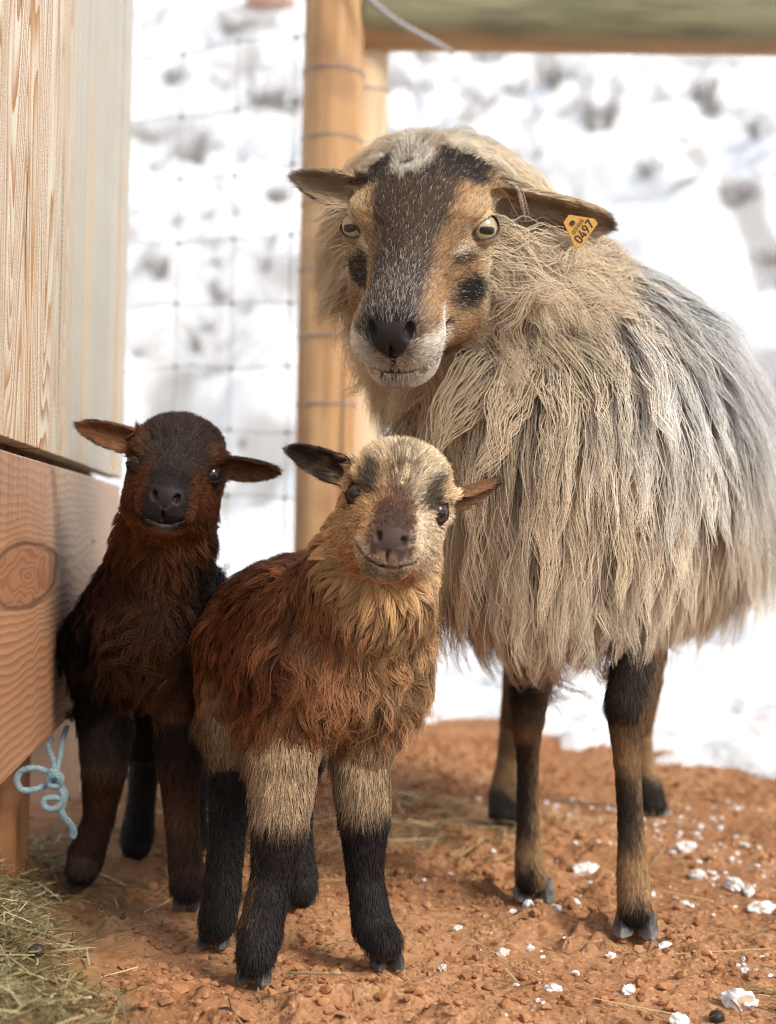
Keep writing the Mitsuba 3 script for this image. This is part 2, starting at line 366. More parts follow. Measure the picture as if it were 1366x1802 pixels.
scene['snow'] = {'type': 'twosided', 'b': {'type': 'bumpmap', 'arbitrary': mikit.proc(lambda p, n, uv: fbm(p.x * 60, p.y * 60, p.z * 60, 3), 1e-3), 'scale': 0.006,
    'bsdf': {'type': 'principled', 'base_color': mikit.proc(_snow), 'roughness': 0.8, 'specular': 0.2}}}
sx, sy = spaced(-1.3, 1.5, 0.022, 90, 1.12), spaced(1.9, 4.6, 0.024, 90, 1.06)
add('snow_field', sheet(sx, sy, snow_z), 'snow', smooth=True); labels['snow_field'] = {'label': 'snow field rising into a snowy hillside', 'kind': 'structure'}

# shrubs, grass tufts and rocks on the hillside
scene['twig'] = {'type': 'twosided', 'b': {'type': 'principled', 'base_color': mikit.proc(lambda p, n, uv: mix((0.20, 0.185, 0.18), (0.34, 0.31, 0.295), noise(p.x * 9, p.y * 9, p.z * 9))), 'roughness': 0.9, 'specular': 0.1}}
scene['rock'] = {'type': 'principled', 'base_color': mikit.proc(lambda p, n, uv: mix((0.30, 0.16, 0.12), (0.46, 0.30, 0.24), fbm(p.x * 5, p.y * 5, p.z * 5, 3))), 'roughness': 0.9, 'specular': 0.2}
def shrub(x, y, size, rng, label, flat=1.0):
    k = thing('shrub', label, 'shrub', 'dry shrubs on the snowy hillside'); z = float(snow_z(np.array([x]), np.array([y]))[0]); ms = []
    for i in range(int(16 + 16 * min(size, 1))):
        a = rng.random() * 6.283; r = size * (.25 + .3 * rng.random()); hgt = size * flat * (.25 + .6 * rng.random())
        b = V(x + .12 * size * math.cos(a), y + .12 * size * math.sin(a), z - .05)
        e = V(x + r * math.cos(a), y + r * math.sin(a), z + hgt); mid = (b + e) / 2 + V(*(rng.random(3) - .5)) * size * .2
        pts = spline([b, mid, e], 5); ms.append(tube(pts, np.linspace(.010, .004, 5) * (0.6 + size), 4, False))
        for j in range(4):
            q = pts[2 + rng.integers(3)]; d = (rng.random(3) - V(.5, .5, .25)) * size * .35
            ms.append(tube([q, q + d * .6, q + d], np.array([.006, .005, .003]) * (0.6 + size), 3, False))
    add('twigs', trimesh.util.concatenate(ms), 'twig', k)
_rng = np.random.default_rng(11)
for x, y, s, fl, lab in ((-2.07, 14.85, .50, .9, 'darkest bushy shrub between the shed wall and the post, left of the fence wires'), (-2.18, 19.66, .55, .7, 'shrub near the top edge between wall and post'),
        (-1.47, 16.30, .5, .6, 'loose shrub below the top fence wire, left of the post'), (-2.57, 17.03, .35, .6, 'small shrub close to the shed wall under the top wire'), (-1.17, 16.21, .4, .7, 'shrub directly left of the big post, high on the slope'),
        (-1.20, 10.42, .14, .6, 'low dry tuft in the snow left of the post at mid height'), (-1.65, 10.54, .18, .6, 'faint dry tuft close to the shed wall at mid height'), (-0.96, 12.49, .3, .5, 'sparse shrub touching the left side of the post'),
        (1.99, 14.73, .62, .8, 'largest grey shrub under the rail, above the ewe'), (1.07, 18.07, .5, .5, 'shrub just under the rail, above the ewe head'), (3.32, 16.17, .4, .6, 'shrub under the rail toward the right edge'),
        (3.20, 15.17, .3, .5, 'smaller shrub beside another under the rail at right'), (3.35, 13.67, .35, .5, 'shrub at the right edge below the rail'), (2.23, 13.16, .3, .4, 'low shrub above the ewe back'), (1.33, 16.96, .35, .5, 'shrub right above the ewe forehead'),
        (2.65, 11.54, .4, .4, 'low shrub at the right above the ewe rump'), (2.75, 10.90, .3, .4, 'lowest shrub at the right edge beside the rump'), (0.36, 18.07, .35, .5, 'small shrub right of the pale post under the rail'), (1.73, 16.48, .3, .5, 'small shrub under the middle of the rail'),
        (-0.84, 8.58, .045, 1.0, 'tiny brown tuft in the snow between the lambs heads')):
    shrub(x, y, s, _rng, lab, fl)
ms = []
for i in range(900):
    x, y = _rng.random() * 14 - 6, 5.5 + 16 * _rng.random(); q = np.array([[x * .6, y * .6, 0]])
    if vfbm(q, 3, 61)[0] + .25 * _rng.random() < .62: continue
    z = float(snow_z(np.array([x]), np.array([y]))[0]); s = .10 + .22 * _rng.random()
    for j in range(9):
        d = _rng.normal(size=3) * V(.7, .7, .5) * s + V(0, 0, .5 * s); ms.append(tube([V(x, y, z - .03), V(x, y, z) + d * .5, V(x, y, z) + d], V(.008, .006, .003), 3, False))
k = add('brush', trimesh.util.concatenate(ms), 'twig', kind='stuff', label='sparse dry brush poking through the snow on the hillside'); labels[k]['category'] = 'brush'
for px_, py_, s, lab in ((-2.01, 22.93, .30, 'reddish rock at the top edge left of the post'),):
    k = thing('rock', lab, 'rock'); m = trimesh.creation.icosphere(3, s); vv = np.array(m.vertices) * V(1.3, 1, .6)
    vv = vv * (0.75 + .5 * vfbm(vv * 3 + 7, 3))[:, None]; labels.pop(k); used.discard(k)
    add('rock', (vv + V(px_, py_, float(snow_z(np.array([px_]), np.array([py_]))[0]) + .05), m.faces), 'rock', smooth=True); labels[k] = {'label': lab, 'category': 'rock'}

# ------------------------------------------------------------------ the shed wall: weathered upright planks over one broad board
def _plank(p, n, uv):
    s = p.y * 10.0; cell = noise(dr.floor((p.y - 1.257) / 0.262) * 7.3 + 2, 0, 0)
    h = fbm(s * .9 + cell * 30, p.z * 1.5 + cell * 11, 0, 3) * 13 + s * 1.0 + 0.25 * noise(s * 3, p.z * 14, 1)
    fr = h * 1.6 - dr.floor(h * 1.6); ring = smoothstep(.25, .93, fr) * smoothstep(1.0, .95, fr)
    fine = noise(p.y * 900, p.z * 9, 3); w = smoothstep(1.42, 1.78, p.y + .14 * (fbm(p.y * 7, p.z * 2.0, 4, 2) - .5))
    base = mix((0.62, 0.58, 0.50), (0.47, 0.47, 0.44), w)
    late = mix((0.36, 0.18, 0.075), (0.44, 0.40, 0.34), w)
    c = mix(base, late, ring * (1.0 - .45 * w)); c = mix(c, (0.50, 0.30, 0.15), smoothstep(.45, .7, fbm(p.y * 11, p.z * 1.3, 21, 3)) * .35 * (1 - w))
    c = mix(c, (0.36, 0.27, 0.19), smoothstep(.56, .8, fine) * .5)
    c = mix(c, (0.34, 0.32, 0.28), smoothstep(.5, .72, noise(p.y * 260, p.z * 3.2, 13)) * .55 * w)
    c = mix(c, (0.60, 0.42, 0.25), smoothstep(.5, .75, fbm(p.y * 14, p.z * 1.7, 8, 2)) * .45 * w * smoothstep(1.2, .6, p.z))
    crack = smoothstep(.80, .86, noise(p.y * 120, p.z * 4.5, 6)) * smoothstep(.72, .8, noise(p.y * 22, p.z * 1.1, 9))
    c = mix(c, (0.05, 0.04, 0.035), crack * .9)
    return mix(c, (0.33, 0.34, 0.31), smoothstep(.5, .8, fbm(p.y * 9, p.z * .8, 15, 3)) * .55 * w)
def _plankb(p, n, uv): return 0.6 * noise(p.y * 900, p.z * 9, 3) + fbm(p.y * 160, p.z * 5, 3, 2)
scene['plank_wood'] = {'type': 'twosided', 'b': {'type': 'bumpmap', 'arbitrary': mikit.proc(_plankb, 6e-4), 'scale': 0.0012, 'bsdf': {'type': 'principled', 'base_color': mikit.proc(_plank), 'roughness': 0.75, 'specular': 0.25}}}
KY, KZ = 1.395, 0.352
def _ring(p):
    y, z = (p.y - KY) * 0.15, p.z - KZ
    wob = 0.016 * (fbm(p.y * 6, p.z * 14, 2, 3) - .5); r2 = y * y + z * z + 1e-6; r = dr.sqrt(r2)
    R = 0.026 + 0.006 * noise(p.y * 14, p.z * 60, 7)
    psi = z * (1 - R * R / dr.maximum(r2, R * R)) + wob + 6.0 * (y * y) * dr.select(z < 0, 1.0, -.6) * smoothstep(.11, .02, dr.abs(z)) + 0.005 * fbm(p.y * 30, p.z * 9, 5, 2)
    inside = smoothstep(R * 1.04, R * .96, r)
    h = psi * 105; hk = r * 110 + 2.5 * fbm(p.y * 20, p.z * 60, 4, 2)
    return h, hk, inside, r / R
def _board(p, n, uv):
    h, hk, inside, q = _ring(p)
    fr = h - dr.floor(h); ring = smoothstep(.2, .85, fr) * smoothstep(1.0, .9, fr)
    fk = hk - dr.floor(hk); rk = smoothstep(.3, .9, fk) * smoothstep(1, .92, fk)
    top = smoothstep(.345, .45, p.z + .1 * (p.y - 1.4) + .05 * (fbm(p.y * 9, p.z * 9, 1, 2) - .5)); far = smoothstep(1.38, 1.75, p.y)
    base = mix((0.45, 0.245, 0.14), (0.34, 0.165, 0.09), fbm(p.y * 7, p.z * 12, 2, 3))
    base = mix(base, (0.46, 0.36, 0.29), dr.maximum(top * .35, far * smoothstep(.26, .40, p.z)) * .95)
    c = mix(base, base * .50, ring * (.75 - .35 * top) * (.55 + .6 * fbm(p.y * 3, p.z * 10, 8, 2)))
    c = mix(c, mix((0.33, 0.16, 0.09), (0.25, 0.112, 0.06), rk), inside)
    c = mix(c, (0.09, 0.045, 0.03), smoothstep(.88, .98, q) * smoothstep(1.12, 1.02, q) * .7)
    saw = noise(p.y * 420, p.z * 12, 5)
    return mix(c, c * .6, smoothstep(.62, .8, saw) * .5 * smoothstep(.36, .42, p.z))
def _boardb(p, n, uv):
    h, hk, inside, q = _ring(p); return 0.5 * (h - dr.floor(h)) * (1 - inside) + fbm(p.y * 300, p.z * 300, 1, 2)
scene['board_wood'] = {'type': 'twosided', 'b': {'type': 'bumpmap', 'arbitrary': mikit.proc(_boardb, 5e-4), 'scale': 0.0008, 'bsdf': {'type': 'principled', 'base_color': mikit.proc(_board), 'roughness': 0.6, 'specular': 0.3}}}
wall = thing('shed_wall', 'weathered wooden shed wall with upright planks above a broad red-brown board with a big knot', 'wall')
wdir = nrm(V(WB, 1, 0)); wnor = V(wdir[1], -wdir[0], 0)          # along the wall, and out of it towards the animals
def on_wall(m, y, z, out=0.0):
    m = tm(m); v = np.array(m.vertices); c = V(float(wallx(y)), y, z)
    return trimesh.Trimesh(c + v[:, 0:1] * wdir + v[:, 1:2] * V(0, 0, 1) + (v[:, 2:3] + out) * wnor, m.faces, process=False)
ZT = 0.4640
ys = [0.95, 1.257 + .10, 1.257 + .362, 1.257 + .624, 2.20, 2.333]
for a, b in zip(ys[:-2], ys[1:-1]):
    add('plank', on_wall(rbox(b - a - .0022, 1.9, .022, .0012), (a + b) / 2, ZT + .008 + .95, -.012 + .0006 * (len(used) % 3)), 'plank_wood', wall, smooth=25)
add('corner_board', on_wall(rbox(.131, 1.9, .024, .002), (ys[-2] + ys[-1]) / 2 + .001, ZT + .008 + .95, -.0105), 'plank_wood', wall, smooth=25)
bm = rbox(2.302 - .9, .2835, .038, .0025)
add('broad_board', on_wall(bm, (2.302 + .9) / 2, ZT - .0025 - .1432, -.017), 'board_wood', wall, smooth=25)
add('backing_board', on_wall(rbox(1.36, .30, .02, .001), 1.62, ZT + .02, -.052), 'stud_wood', wall, smooth=25)  # unseen board added behind the gap to block light and keep it dark
def bracket(y, z, name, mesh): add(name, mesh, 'darkmetal', wall, smooth=30)
scene['darkmetal'] = {'type': 'principled', 'base_color': {'type': 'rgb', 'value': (0.03, 0.028, 0.027)}, 'metallic': 0.4, 'roughness': 0.55}
for y, z in ((1.93, .378),):
    m = trimesh.creation.cylinder(.0026, .005, sections=12); add('nail_head', on_wall(m, y, z, .001), 'darkmetal', wall, smooth=30)
def _post2(p, n, uv):
    h = fbm(p.x * 40, p.z * 1.6, p.y * 40, 3) * 8; fr = h - dr.floor(h)
    return mix(mix((0.42, 0.20, 0.085), (0.30, 0.13, 0.055), fbm(p.x * 12, p.z * 3, p.y * 12, 2)), (0.19, 0.085, 0.04), smoothstep(.4, .9, fr) * smoothstep(1, .92, fr) * .7)
scene['stud_wood'] = {'type': 'principled', 'base_color': mikit.proc(_post2), 'roughness': 0.75, 'specular': 0.25}
scene['pale_wood'] = {'type': 'principled', 'base_color': mikit.proc(lambda p, n, uv: mix((0.62, 0.45, 0.31), (0.48, 0.30, 0.19), fbm(p.x * 60, p.z * 4, p.y * 60, 3))), 'roughness': 0.7, 'specular': 0.25}
for y, w in ((1.66, .10), (2.245, .10)):
    add('stud', on_wall(rbox(w, ZT + .06, .09, .003), y, (ZT + .06) / 2 - .05, -.082), 'stud_wood' if y < 2 else 'pale_wood', wall, smooth=25)

# ------------------------------------------------------------------ posts, rail, wire fence
def _log(p, n, uv):
    a = fbm(p.x * 30, p.z * 2.2, p.y * 30, 3); b = noise(p.x * 200, p.z * 6, p.y * 200)
    c = mix((0.46, 0.26, 0.125), (0.57, 0.37, 0.20), smoothstep(.3, .7, a))
    c = mix(c, (0.33, 0.17, 0.08), smoothstep(.6, .85, b) * .6)
    c = mix(c, (0.10, 0.06, 0.04), smoothstep(.78, .84, noise(p.x * 90, p.z * 2.2, p.y * 90)) * .8)
    return mix(c, (0.28, 0.15, 0.09), smoothstep(.52, .75, fbm(p.x * 12, p.z * 9, p.y * 12, 3)) * .55)
def _palelog(p, n, uv):
    a = fbm(p.x * 30, p.z * 2.0, p.y * 30, 3)
    return mix(mix((0.64, 0.47, 0.30), (0.74, 0.58, 0.40), a), (0.42, 0.29, 0.19), smoothstep(.64, .8, noise(p.x * 150, p.z * 5, p.y * 150)) * .5)
def _rail(p, n, uv):
    a = fbm(p.x * 2.2, p.z * 30, p.y * 30, 3); g = smoothstep(1.318, 1.345, p.z + .03 * (fbm(p.x * 5, p.y * 20, 1, 3) - .5))
    c = mix((0.47, 0.29, 0.15), (0.34, 0.20, 0.10), a)
    g2 = mix((0.25, 0.235, 0.145), (0.155, 0.15, 0.09), smoothstep(.35, .65, fbm(p.x * 6, p.y * 25, p.z * 25, 3)))
    c = mix(c, g2, g)
    return mix(c, c * .6, smoothstep(.6, .8, noise(p.x * 9, p.y * 180, p.z * 180)) * .5)
for nme, fn in (('log_wood', _log), ('pale_log', _palelog), ('rail_wood', _rail)):
    scene[nme] = {'type': 'principled', 'base_color': mikit.proc(fn), 'roughness': 0.7, 'specular': 0.25}
scene['wire_metal'] = {'type': 'principled', 'base_color': {'type': 'rgb', 'value': (0.36, 0.36, 0.37)}, 'metallic': 0.3, 'roughness': 0.6}
def log(axis0, axis1, r, seed, n=40, sides=40):
    p = np.linspace(0, 1, n)[:, None] * (np.asarray(axis1) - axis0) + axis0
    m = tube(p, r, sides); v = np.array(m.vertices); t = nrm(np.asarray(axis1) - axis0); c = p[np.clip(np.round((v - axis0) @ t / np.linalg.norm(np.asarray(axis1) - axis0) * (n - 1)).astype(int), 0, n - 1)]
    d = v - c; s = 1 + .09 * (vfbm(v * 9 * (1 - .75 * np.abs(t)) + seed, 3, seed) - .5)
    return trimesh.Trimesh(c + d * s[:, None], m.faces, process=False)
PX, PY, PR = -0.1205, 2.80, 0.0555
post = thing('fence_post', 'thick round orange-brown wooden fence post with wire wrapped round it', 'post')
add('log', log(V(PX, PY, -.2), V(PX, PY, 1.62), PR, 3), 'log_wood', post, smooth=50)
for z in (1.253, 1.127, 1.005, .882, .757, .632):
    a = np.linspace(0, 2 * np.pi, 40); tl = .004 * np.sin(z * 50)
    add('wire_wrap', tube(np.stack([PX + .0578 * np.cos(a), PY + .0578 * np.sin(a), z + tl * np.cos(a) - .0 * a], 1), .0017, 5, False), 'wire_metal', post, smooth=60)
QX, QY, QR = -0.0745, 2.885, 0.056
k = thing('fence_post', 'paler round wooden post standing right behind the orange-brown post', 'post')
add('log', log(V(QX, QY, -.2), V(QX, QY, 1.335), QR, 8), 'pale_log', k, smooth=50)
for z in (1.247, 1.122):
    a = np.linspace(-2.6, .6, 26)
    add('wire_wrap', tube(np.stack([QX + .0583 * np.cos(a), QY + .0583 * np.sin(a), z + .008 * np.sin(a)], 1), .0016, 5, False), 'wire_metal', k, smooth=60)
k = thing('fence_rail', 'round horizontal rail with green weathered top above the ewe', 'rail'); labels.pop(k); used.discard(k)
add('fence_rail', log(V(-.066, 2.835, 1.374), V(1.6, 2.80, 1.385), .0635, 5, 60, 40), 'rail_wood', smooth=50); labels[k] = {'label': 'round horizontal rail with green weathered top above the ewe', 'category': 'rail'}
k = 'brace_cable'; add(k, tube(spline([V(-.10, 2.735, 1.40), V(-.06, 2.728, 1.375), V(-.015, 2.728, 1.338), V(.045, 2.732, 1.306), V(.10, 2.77, 1.288)], 24), .0052, 8), 'wire_metal', smooth=60)
labels[k] = {'label': 'grey twisted brace cable crossing the left end of the rail', 'category': 'cable'}
fence = thing('wire_fence', 'thin woven wire fence running from the post to behind the shed wall', 'fence')
FX0, FY0, FX1, FY1 = PX - .05, 2.79, -1.75, 3.55
def fpt(t, z): return V(lerp(FX0, FX1, t), lerp(FY0, FY1, t), z)
rows = [1.322, 1.198, 1.076, .952, .828, .704, .58, .456, .33, .20]
for i, z in enumerate(rows):
    ts = np.linspace(0, 1, 30); add('line_wire', tube([fpt(t, z + .004 * math.sin(t * 21 + i) - .0035 * math.sin(t * 50 + 2 * i)) for t in ts], .00125, 5, False), 'wire_metal', fence, smooth=60)
for j in range(9):
    t = (0.025 + .125 * j) / 1.747
    add('stay_wire', tube([fpt(t + .001 * math.sin(z * 30 + j), z) for z in np.linspace(1.325, .05, 20)], .0011, 5, False), 'wire_metal', fence, smooth=60)
    for i, z in enumerate(rows):
        if j < 4:
            c = fpt(t, z + .004 * math.sin(t * 21 + i) - .0035 * math.sin(t * 50 + 2 * i)); a = np.linspace(0, 12.5, 20)
            add('knot', tube(np.stack([c[0] + .0085 * (a / 12.5 - .5), c[1] + .0028 * np.cos(a), c[2] + .0028 * np.sin(a)], 1), .0014, 4, True), 'darkmetal', fence, smooth=60)

# ------------------------------------------------------------------ the ewe
rng = np.random.default_rng(5)
EK = dict(s=1.0, ex=0.0605, ey=0.003, ez=0.0, er=0.0148, eout=(0.72, 0.62, 0.30), aph=0.58, apl=0.98, apz=-.06, slant=.0,
    cran_c=V(0, -0.042, -0.010), cran_r=V(0.067, 0.070, 0.055),
    ells=[(V(0.038, 0.030, -0.064), V(0.022, 0.050, 0.030), .025), (V(0.044, -0.012, -0.052), V(0.028, 0.055, 0.046), .03), (V(0.051, -0.002, 0.018), V(0.017, 0.021, 0.007), .020),
          (V(0, 0.127, -0.041), V(0.0345, 0.031, 0.030), .02), (V(0.019, 0.138, -0.047), V(0.0195, 0.021, 0.020), .012), (V(0, 0.150, -0.027), V(0.025, 0.012, 0.017), .012),
          (V(0, 0.128, -0.075), V(0.026, 0.027, 0.015), .012)],
    caps=[(V(0, -0.01, -0.012), V(0, 0.118, -0.033), .050, .0325, 0.96, .03), (V(0, -0.03, -0.075), V(0, 0.112, -0.073), .042, .022, 1.1, .03)],
    cuts=[(V(0.0185, 0.160, -0.020), V(.0045, .010, .0080), (0, 25, -35), .004), (V(0, 0.164, -0.047), V(.0014, .010, .014), (0, 0, 0), .003)],
    mouth_y=0.085, mouth_z=-0.0655, mouth_x=0.046, mouth_w=0.0016, smile=0.25)
EH = Head(V(0.0242,1.4320,0.6927), 13.0, 39, 2.6, EK)
ear_a = {**ear_frame(EH.wld((-0.066, -0.050, 0.010)), V(-0.1000,1.4750,0.7481), V(0.35, -0.8, -0.5)), 'W': .0190, 'cup': .8, 'th': .0030, 'bend': .08}
ear_b = {**ear_frame(EH.wld((0.071, -0.046, 0.006)), V(0.2150,1.4850,0.7112), V(-.25, -0.75, -0.62)), 'W': .0290, 'cup': .8, 'th': .0032, 'bend': .03, 'sweep': -.0}
FL, FR, RL, RR = V(.170, 1.650, 0), V(.259, 1.512, 0), V(.170, 2.052, 0), V(.393, 2.169, 0)
LEG_FL = [(V(.185, 1.66, .44), .052), (V(0.1607,1.6550,0.2403), .024), (V(0.1579,1.6500,0.1990), .0188), (V(0.1602,1.6570,0.1556), .0118), (V(0.1621,1.6620,0.0860), .0118), (V(0.1636,1.6550,0.0449), .0150), (V(0.1645,1.6400,0.0253), .0165)]
LEG_FR = [(V(.275, 1.60, .44), .052), (V(0.2650,1.5550,0.2849), .0265), (V(0.2459,1.5200,0.2269), .0212), (V(0.2487,1.5270,0.1742), .0132), (V(0.2548,1.5350,0.1065), .0125), (V(0.2565,1.5250,0.0568), .0158), (V(0.2564,1.5100,0.0261), .0168)]
LEG_RL = [(V(.225, 2.03, .42), .080), (V(0.1922,2.0200,0.2088), .032), (V(0.1820,2.0900,0.1387), .0195), (V(0.1733,2.0850,0.0840), .0145), (V(0.1661,2.0700,0.0393), .0185), (V(0.1665,2.0500,0.0181), .0200)]
LEG_RR = [(V(.335, 2.08, .43), .075), (V(0.3622,2.1200,0.1990), .031), (V(0.3740,2.2000,0.1166), .0195), (V(0.3807,2.1950,0.0760), .0145), (V(0.3889,2.1850,0.0340), .0185), (V(0.3908,2.1650,0.0129), .0200)]
NECK0, NECK1 = EH.wld((0, -0.085, -0.052)), V(.165, 1.60, .545)
def ewe_torso(p):
    d = ell(p, V(.228, 1.82, .522), V(.180, .33, .186))
    d = smin(d, ell(p, V(.185, 1.585, .470), V(.135, .13, .170)), .08); d = smin(d, ell(p, V(.155, 1.62, .405), V(.112, .12, .115)), .06)
    d = smin(d, ell(p, V(.312, 2.02, .508), V(.178, .18, .205)), .08)
    d = smin(d, ell(p, V(.350, 1.96, .425), V(.125, .19, .135)), .07)
    return smin(d, cap(p, NECK0, NECK1, .094, .138), .07)
def ewe_sdf(p):
    d = ewe_torso(p)
    for L in (LEG_FL, LEG_FR, LEG_RL, LEG_RR): d = smin(d, chain(p, L, .02), .03)
    d = smin(d, EH.sdf(p), .02)
    for e in (ear_a, ear_b): d = smin(d, ear_sdf(p, e), .012)
    return d
def rgbn(p, f, seed): return vfbm(p * f, 3, seed)[:, None]
def ewe_face(q, n, p):
    x, y, z = q.T; N = len(q); nz = vfbm(p * 90, 3, 3); x = x + .006 * (nz - .5); y = y + .008 * (vfbm(p * 70, 2, 8) - .5)
    c = np.tile(V(.385, .225, .112), (N, 1)); c = cmix(c, V(.19, .108, .055), smn(.46, .68, vfbm(p * 28, 3, 14)) * .7)
    c = cmix(c, V(.52, .34, .19), smn(.45, .7, vfbm(p * 30, 3, 4)) * .5)
    c = cmix(c, V(.62, .52, .38), smn(.028, .0, y - np.minimum(-.020 + 1.15 * np.maximum(-z, 0), .030)) * smn(.03, .0, z) * smn(.03, .05, np.abs(x)))      # towards the ruff
    c = cmix(c, V(.20, .10, .05), smn(-.02, -.05, z) * smn(-.03, -.055, x) * smn(.10, .02, y) * .6)
    sw = lerp(.040, .0275, smn(.0, .07, y)); stripe = smn(.006, -.006, np.abs(x + .003) - sw) * smn(-.022, -.008, z + .16 * y) * smn(-.07, -.03, y)
    c = cmix(c, cmix(np.tile(V(.070, .046, .034), (N, 1)), V(.060, .050, .046), smn(.06, .13, y)), stripe)
    c = cmix(c, V(.055, .04, .034), smn(.6, .75, nz) * stripe * .6)
    c = cmix(c, V(.022, .017, .016), smn(1.15, .85, np.hypot((x + .043) / .028, (y + .046) / .028)) * smn(.01, .03, z))   # poll patches
    c = cmix(c, V(.022, .017, .016), smn(1.15, .85, np.hypot((x - .041) / .031, (y + .048) / .028)) * smn(.01, .03, z))
    c = cmix(c, V(.04, .028, .022), smn(1.2, .8, np.hypot(x / .05, (y + .026) / .018)) * smn(.01, .03, z) * .8)
    c = cmix(c, V(.46, .42, .36), smn(1.2, .75, np.hypot((x + .012) / .020, (y + .044) / .036)) * smn(.02, .035, z) * smn(.3, .5, vfbm(p * V(160, 160, 60), 2, 5)))
    c = cmix(c, V(.020, .015, .014), smn(1.35, .6, np.hypot((y - .055) / .022, (z + .039) / .016) + .3 * (nz - .5)) * (x > .01))         # cheek spot
    c = cmix(c, V(.03, .02, .016), smn(1.15, .8, np.hypot((y - .042) / .045, (z + .024) / .012)) * (x < -.02))
    for sg in (1, -1):
        k = V(sg * .0605, .003, 0); e = q - k
        tear = np.hypot((e[:, 1] - .030) / .026, (e[:, 2] + .011) / .007)
        c = cmix(c, V(.03, .022, .018), smn(1.2, .8, tear) * (x * sg > .02) * .85)
        c = cmix(c, V(.60, .50, .38), smn(1.2, .8, np.hypot((e[:, 1] - .026) / .020, (e[:, 2] + .004) / .005)) * (x * sg > .02) * .8)
        c = cmix(c, V(.55, .42, .26), smn(.034, .026, np.linalg.norm(e, axis=1)) * .6)
        c = cmix(c, V(.022, .016, .014), smn(.0205, .0165, np.linalg.norm((e - V(0, 0, .0010)) * V(1, .95, 1.45), axis=1)))
    mz = smn(.082, .108, y) * smn(.010, .026, np.abs(x) - .25 * (z + .04)) * smn(-.024, -.032, z)
    c = cmix(c, V(.86, .80, .70), np.maximum(mz, smn(.08, .105, y) * smn(-.044, -.052, z)))
    c = cmix(c, V(.36, .32, .28), smn(.135, .152, y) * smn(-.038, -.046, z) * smn(.026, .008, np.abs(x)) * .6)
    c = cmix(c, V(.028, .024, .024), smn(.143, .150, y) * smn(.003, -.002, np.abs(x) - .0225 - .75 * np.minimum(z + .024, 0)) * smn(-.050, -.045, z) * smn(.0, -.01, z - .0))
    c = cmix(c, V(.03, .025, .024), smn(.0042, .002, np.abs(x)) * smn(.13, .15, y) * smn(-.068, -.06, z))
    zm = -.0655 + .25 * q[:, 0] ** 2 / .03
    return cmix(c, V(.035, .024, .020), smn(.0045, .0022, np.abs(q[:, 2] - zm)) * smn(.07, .09, y))
def ewe_fleece(p):
    N = len(p); a = vfbm(p * 6, 3, 41)
    c = np.tile(V(.64, .53, .39), (N, 1)); c = cmix(c, V(.76, .675, .54), smn(.4, .7, a)); c = cmix(c, V(.46, .34, .22), smn(.5, .25, a) * .7)
    g = smn(.43, .60, p[:, 2] + .30 * (a - .5) + .35 * (p[:, 0] - .30)) * smn(.06, .19, p[:, 0] + .35 * (p[:, 1] - 1.6) + .16 * (a - .5)) * smn(2.25, 1.95, p[:, 1])
    c = cmix(c, V(.57, .575, .575), g * .95)
    c = cmix(c, V(.60, .49, .35), smn(.36, .26, p[:, 2]) * .5)
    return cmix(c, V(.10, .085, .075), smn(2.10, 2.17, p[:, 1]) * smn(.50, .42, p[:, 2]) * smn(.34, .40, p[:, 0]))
def ewe_leg(p):
    N = len(p); nz = vfbm(p * 45, 3, 6); z = p[:, 2] + .03 * (nz - .5); c = np.tile(V(.235, .135, .066), (N, 1))
    c = cmix(c, V(.38, .245, .12), smn(.45, .7, vfbm(p * 90, 2, 16)) * .6)
    near = p[:, 0] > .215; hind = p[:, 1] > 1.85
    ax = np.zeros(N)
    for Lg, mk in ((LEG_FL, ~near & ~hind), (LEG_FR, near & ~hind), (LEG_RL, ~near & hind), (LEG_RR, near & hind)):
        o = np.argsort([a[0][2] for a in Lg]); ax[mk] = np.interp(p[mk, 2], [Lg[i][0][2] for i in o], [Lg[i][0][0] for i in o])
    lat = p[:, 0] - ax                                           # towards the viewer's right across the leg
    c = cmix(c, V(.03, .022, .018), smn(.175, .225, z + .25 * np.where(near, lat, -lat)))
    band = np.where(near, smn(.065, .10, z) * smn(.172, .145, z) * smn(.016, .004, lat), smn(.05, .08, z) * smn(.185, .165, z) * smn(.012, .001, lat))
    c = cmix(c, V(.030, .022, .019), np.where(hind, band * .2, band * .95))
    c = cmix(c, V(.17, .10, .055), smn(.004, .018, lat) * smn(.16, .19, z) * .8)
    c = cmix(c, V(.44, .28, .13), smn(.004, .014, lat) * smn(.11, .06, z) * smn(.012, .03, z) * .8)
    c = cmix(c, V(.022, .018, .017), smn(.050, .032, z + .5 * np.abs(lat)) * np.where(near, 1, smn(.012, .0, lat)))
    return cmix(c, V(.022, .018, .017), smn(.065, .04, z) * hind * smn(.5, .0, np.abs(lat)))
def ewe_zone(p):
    """0 fleece, 1 face, 2 legs, 3 ears"""
    q = EH.loc(p); z = np.zeros(len(p), int)
    face = (q[:, 1] > np.minimum(-.020 + 1.15 * np.maximum(-q[:, 2], 0), .030) - .058 * smn(.0, .03, q[:, 2]) + .012 * (vfbm(p * 60, 2, 88) - .5)) & (np.abs(q[:, 0]) < .085) & (q[:, 2] > -.11) & (np.linalg.norm(q - V(0, .04, -.03), axis=1) < .17) & (q[:, 1] > -.07) & (EH.sdf(p) < .012)
    z[face] = 1
    lo = p[:, 2] < .33; dl = np.full(len(p), 9.0)
    if lo.any(): dl[lo] = np.min([chain(p[lo], Lg) for Lg in (LEG_FL, LEG_FR, LEG_RL, LEG_RR)], axis=0)
    z[(p[:, 2] < .235) | ((dl < .008) & (p[:, 0] > .215) & (p[:, 2] < .285))] = 2
    for e in (ear_a, ear_b):
        x, y, w = ear_coords(p, e); z[(x > .012) & (ear_sdf(p, e) < .003)] = 3
    return z
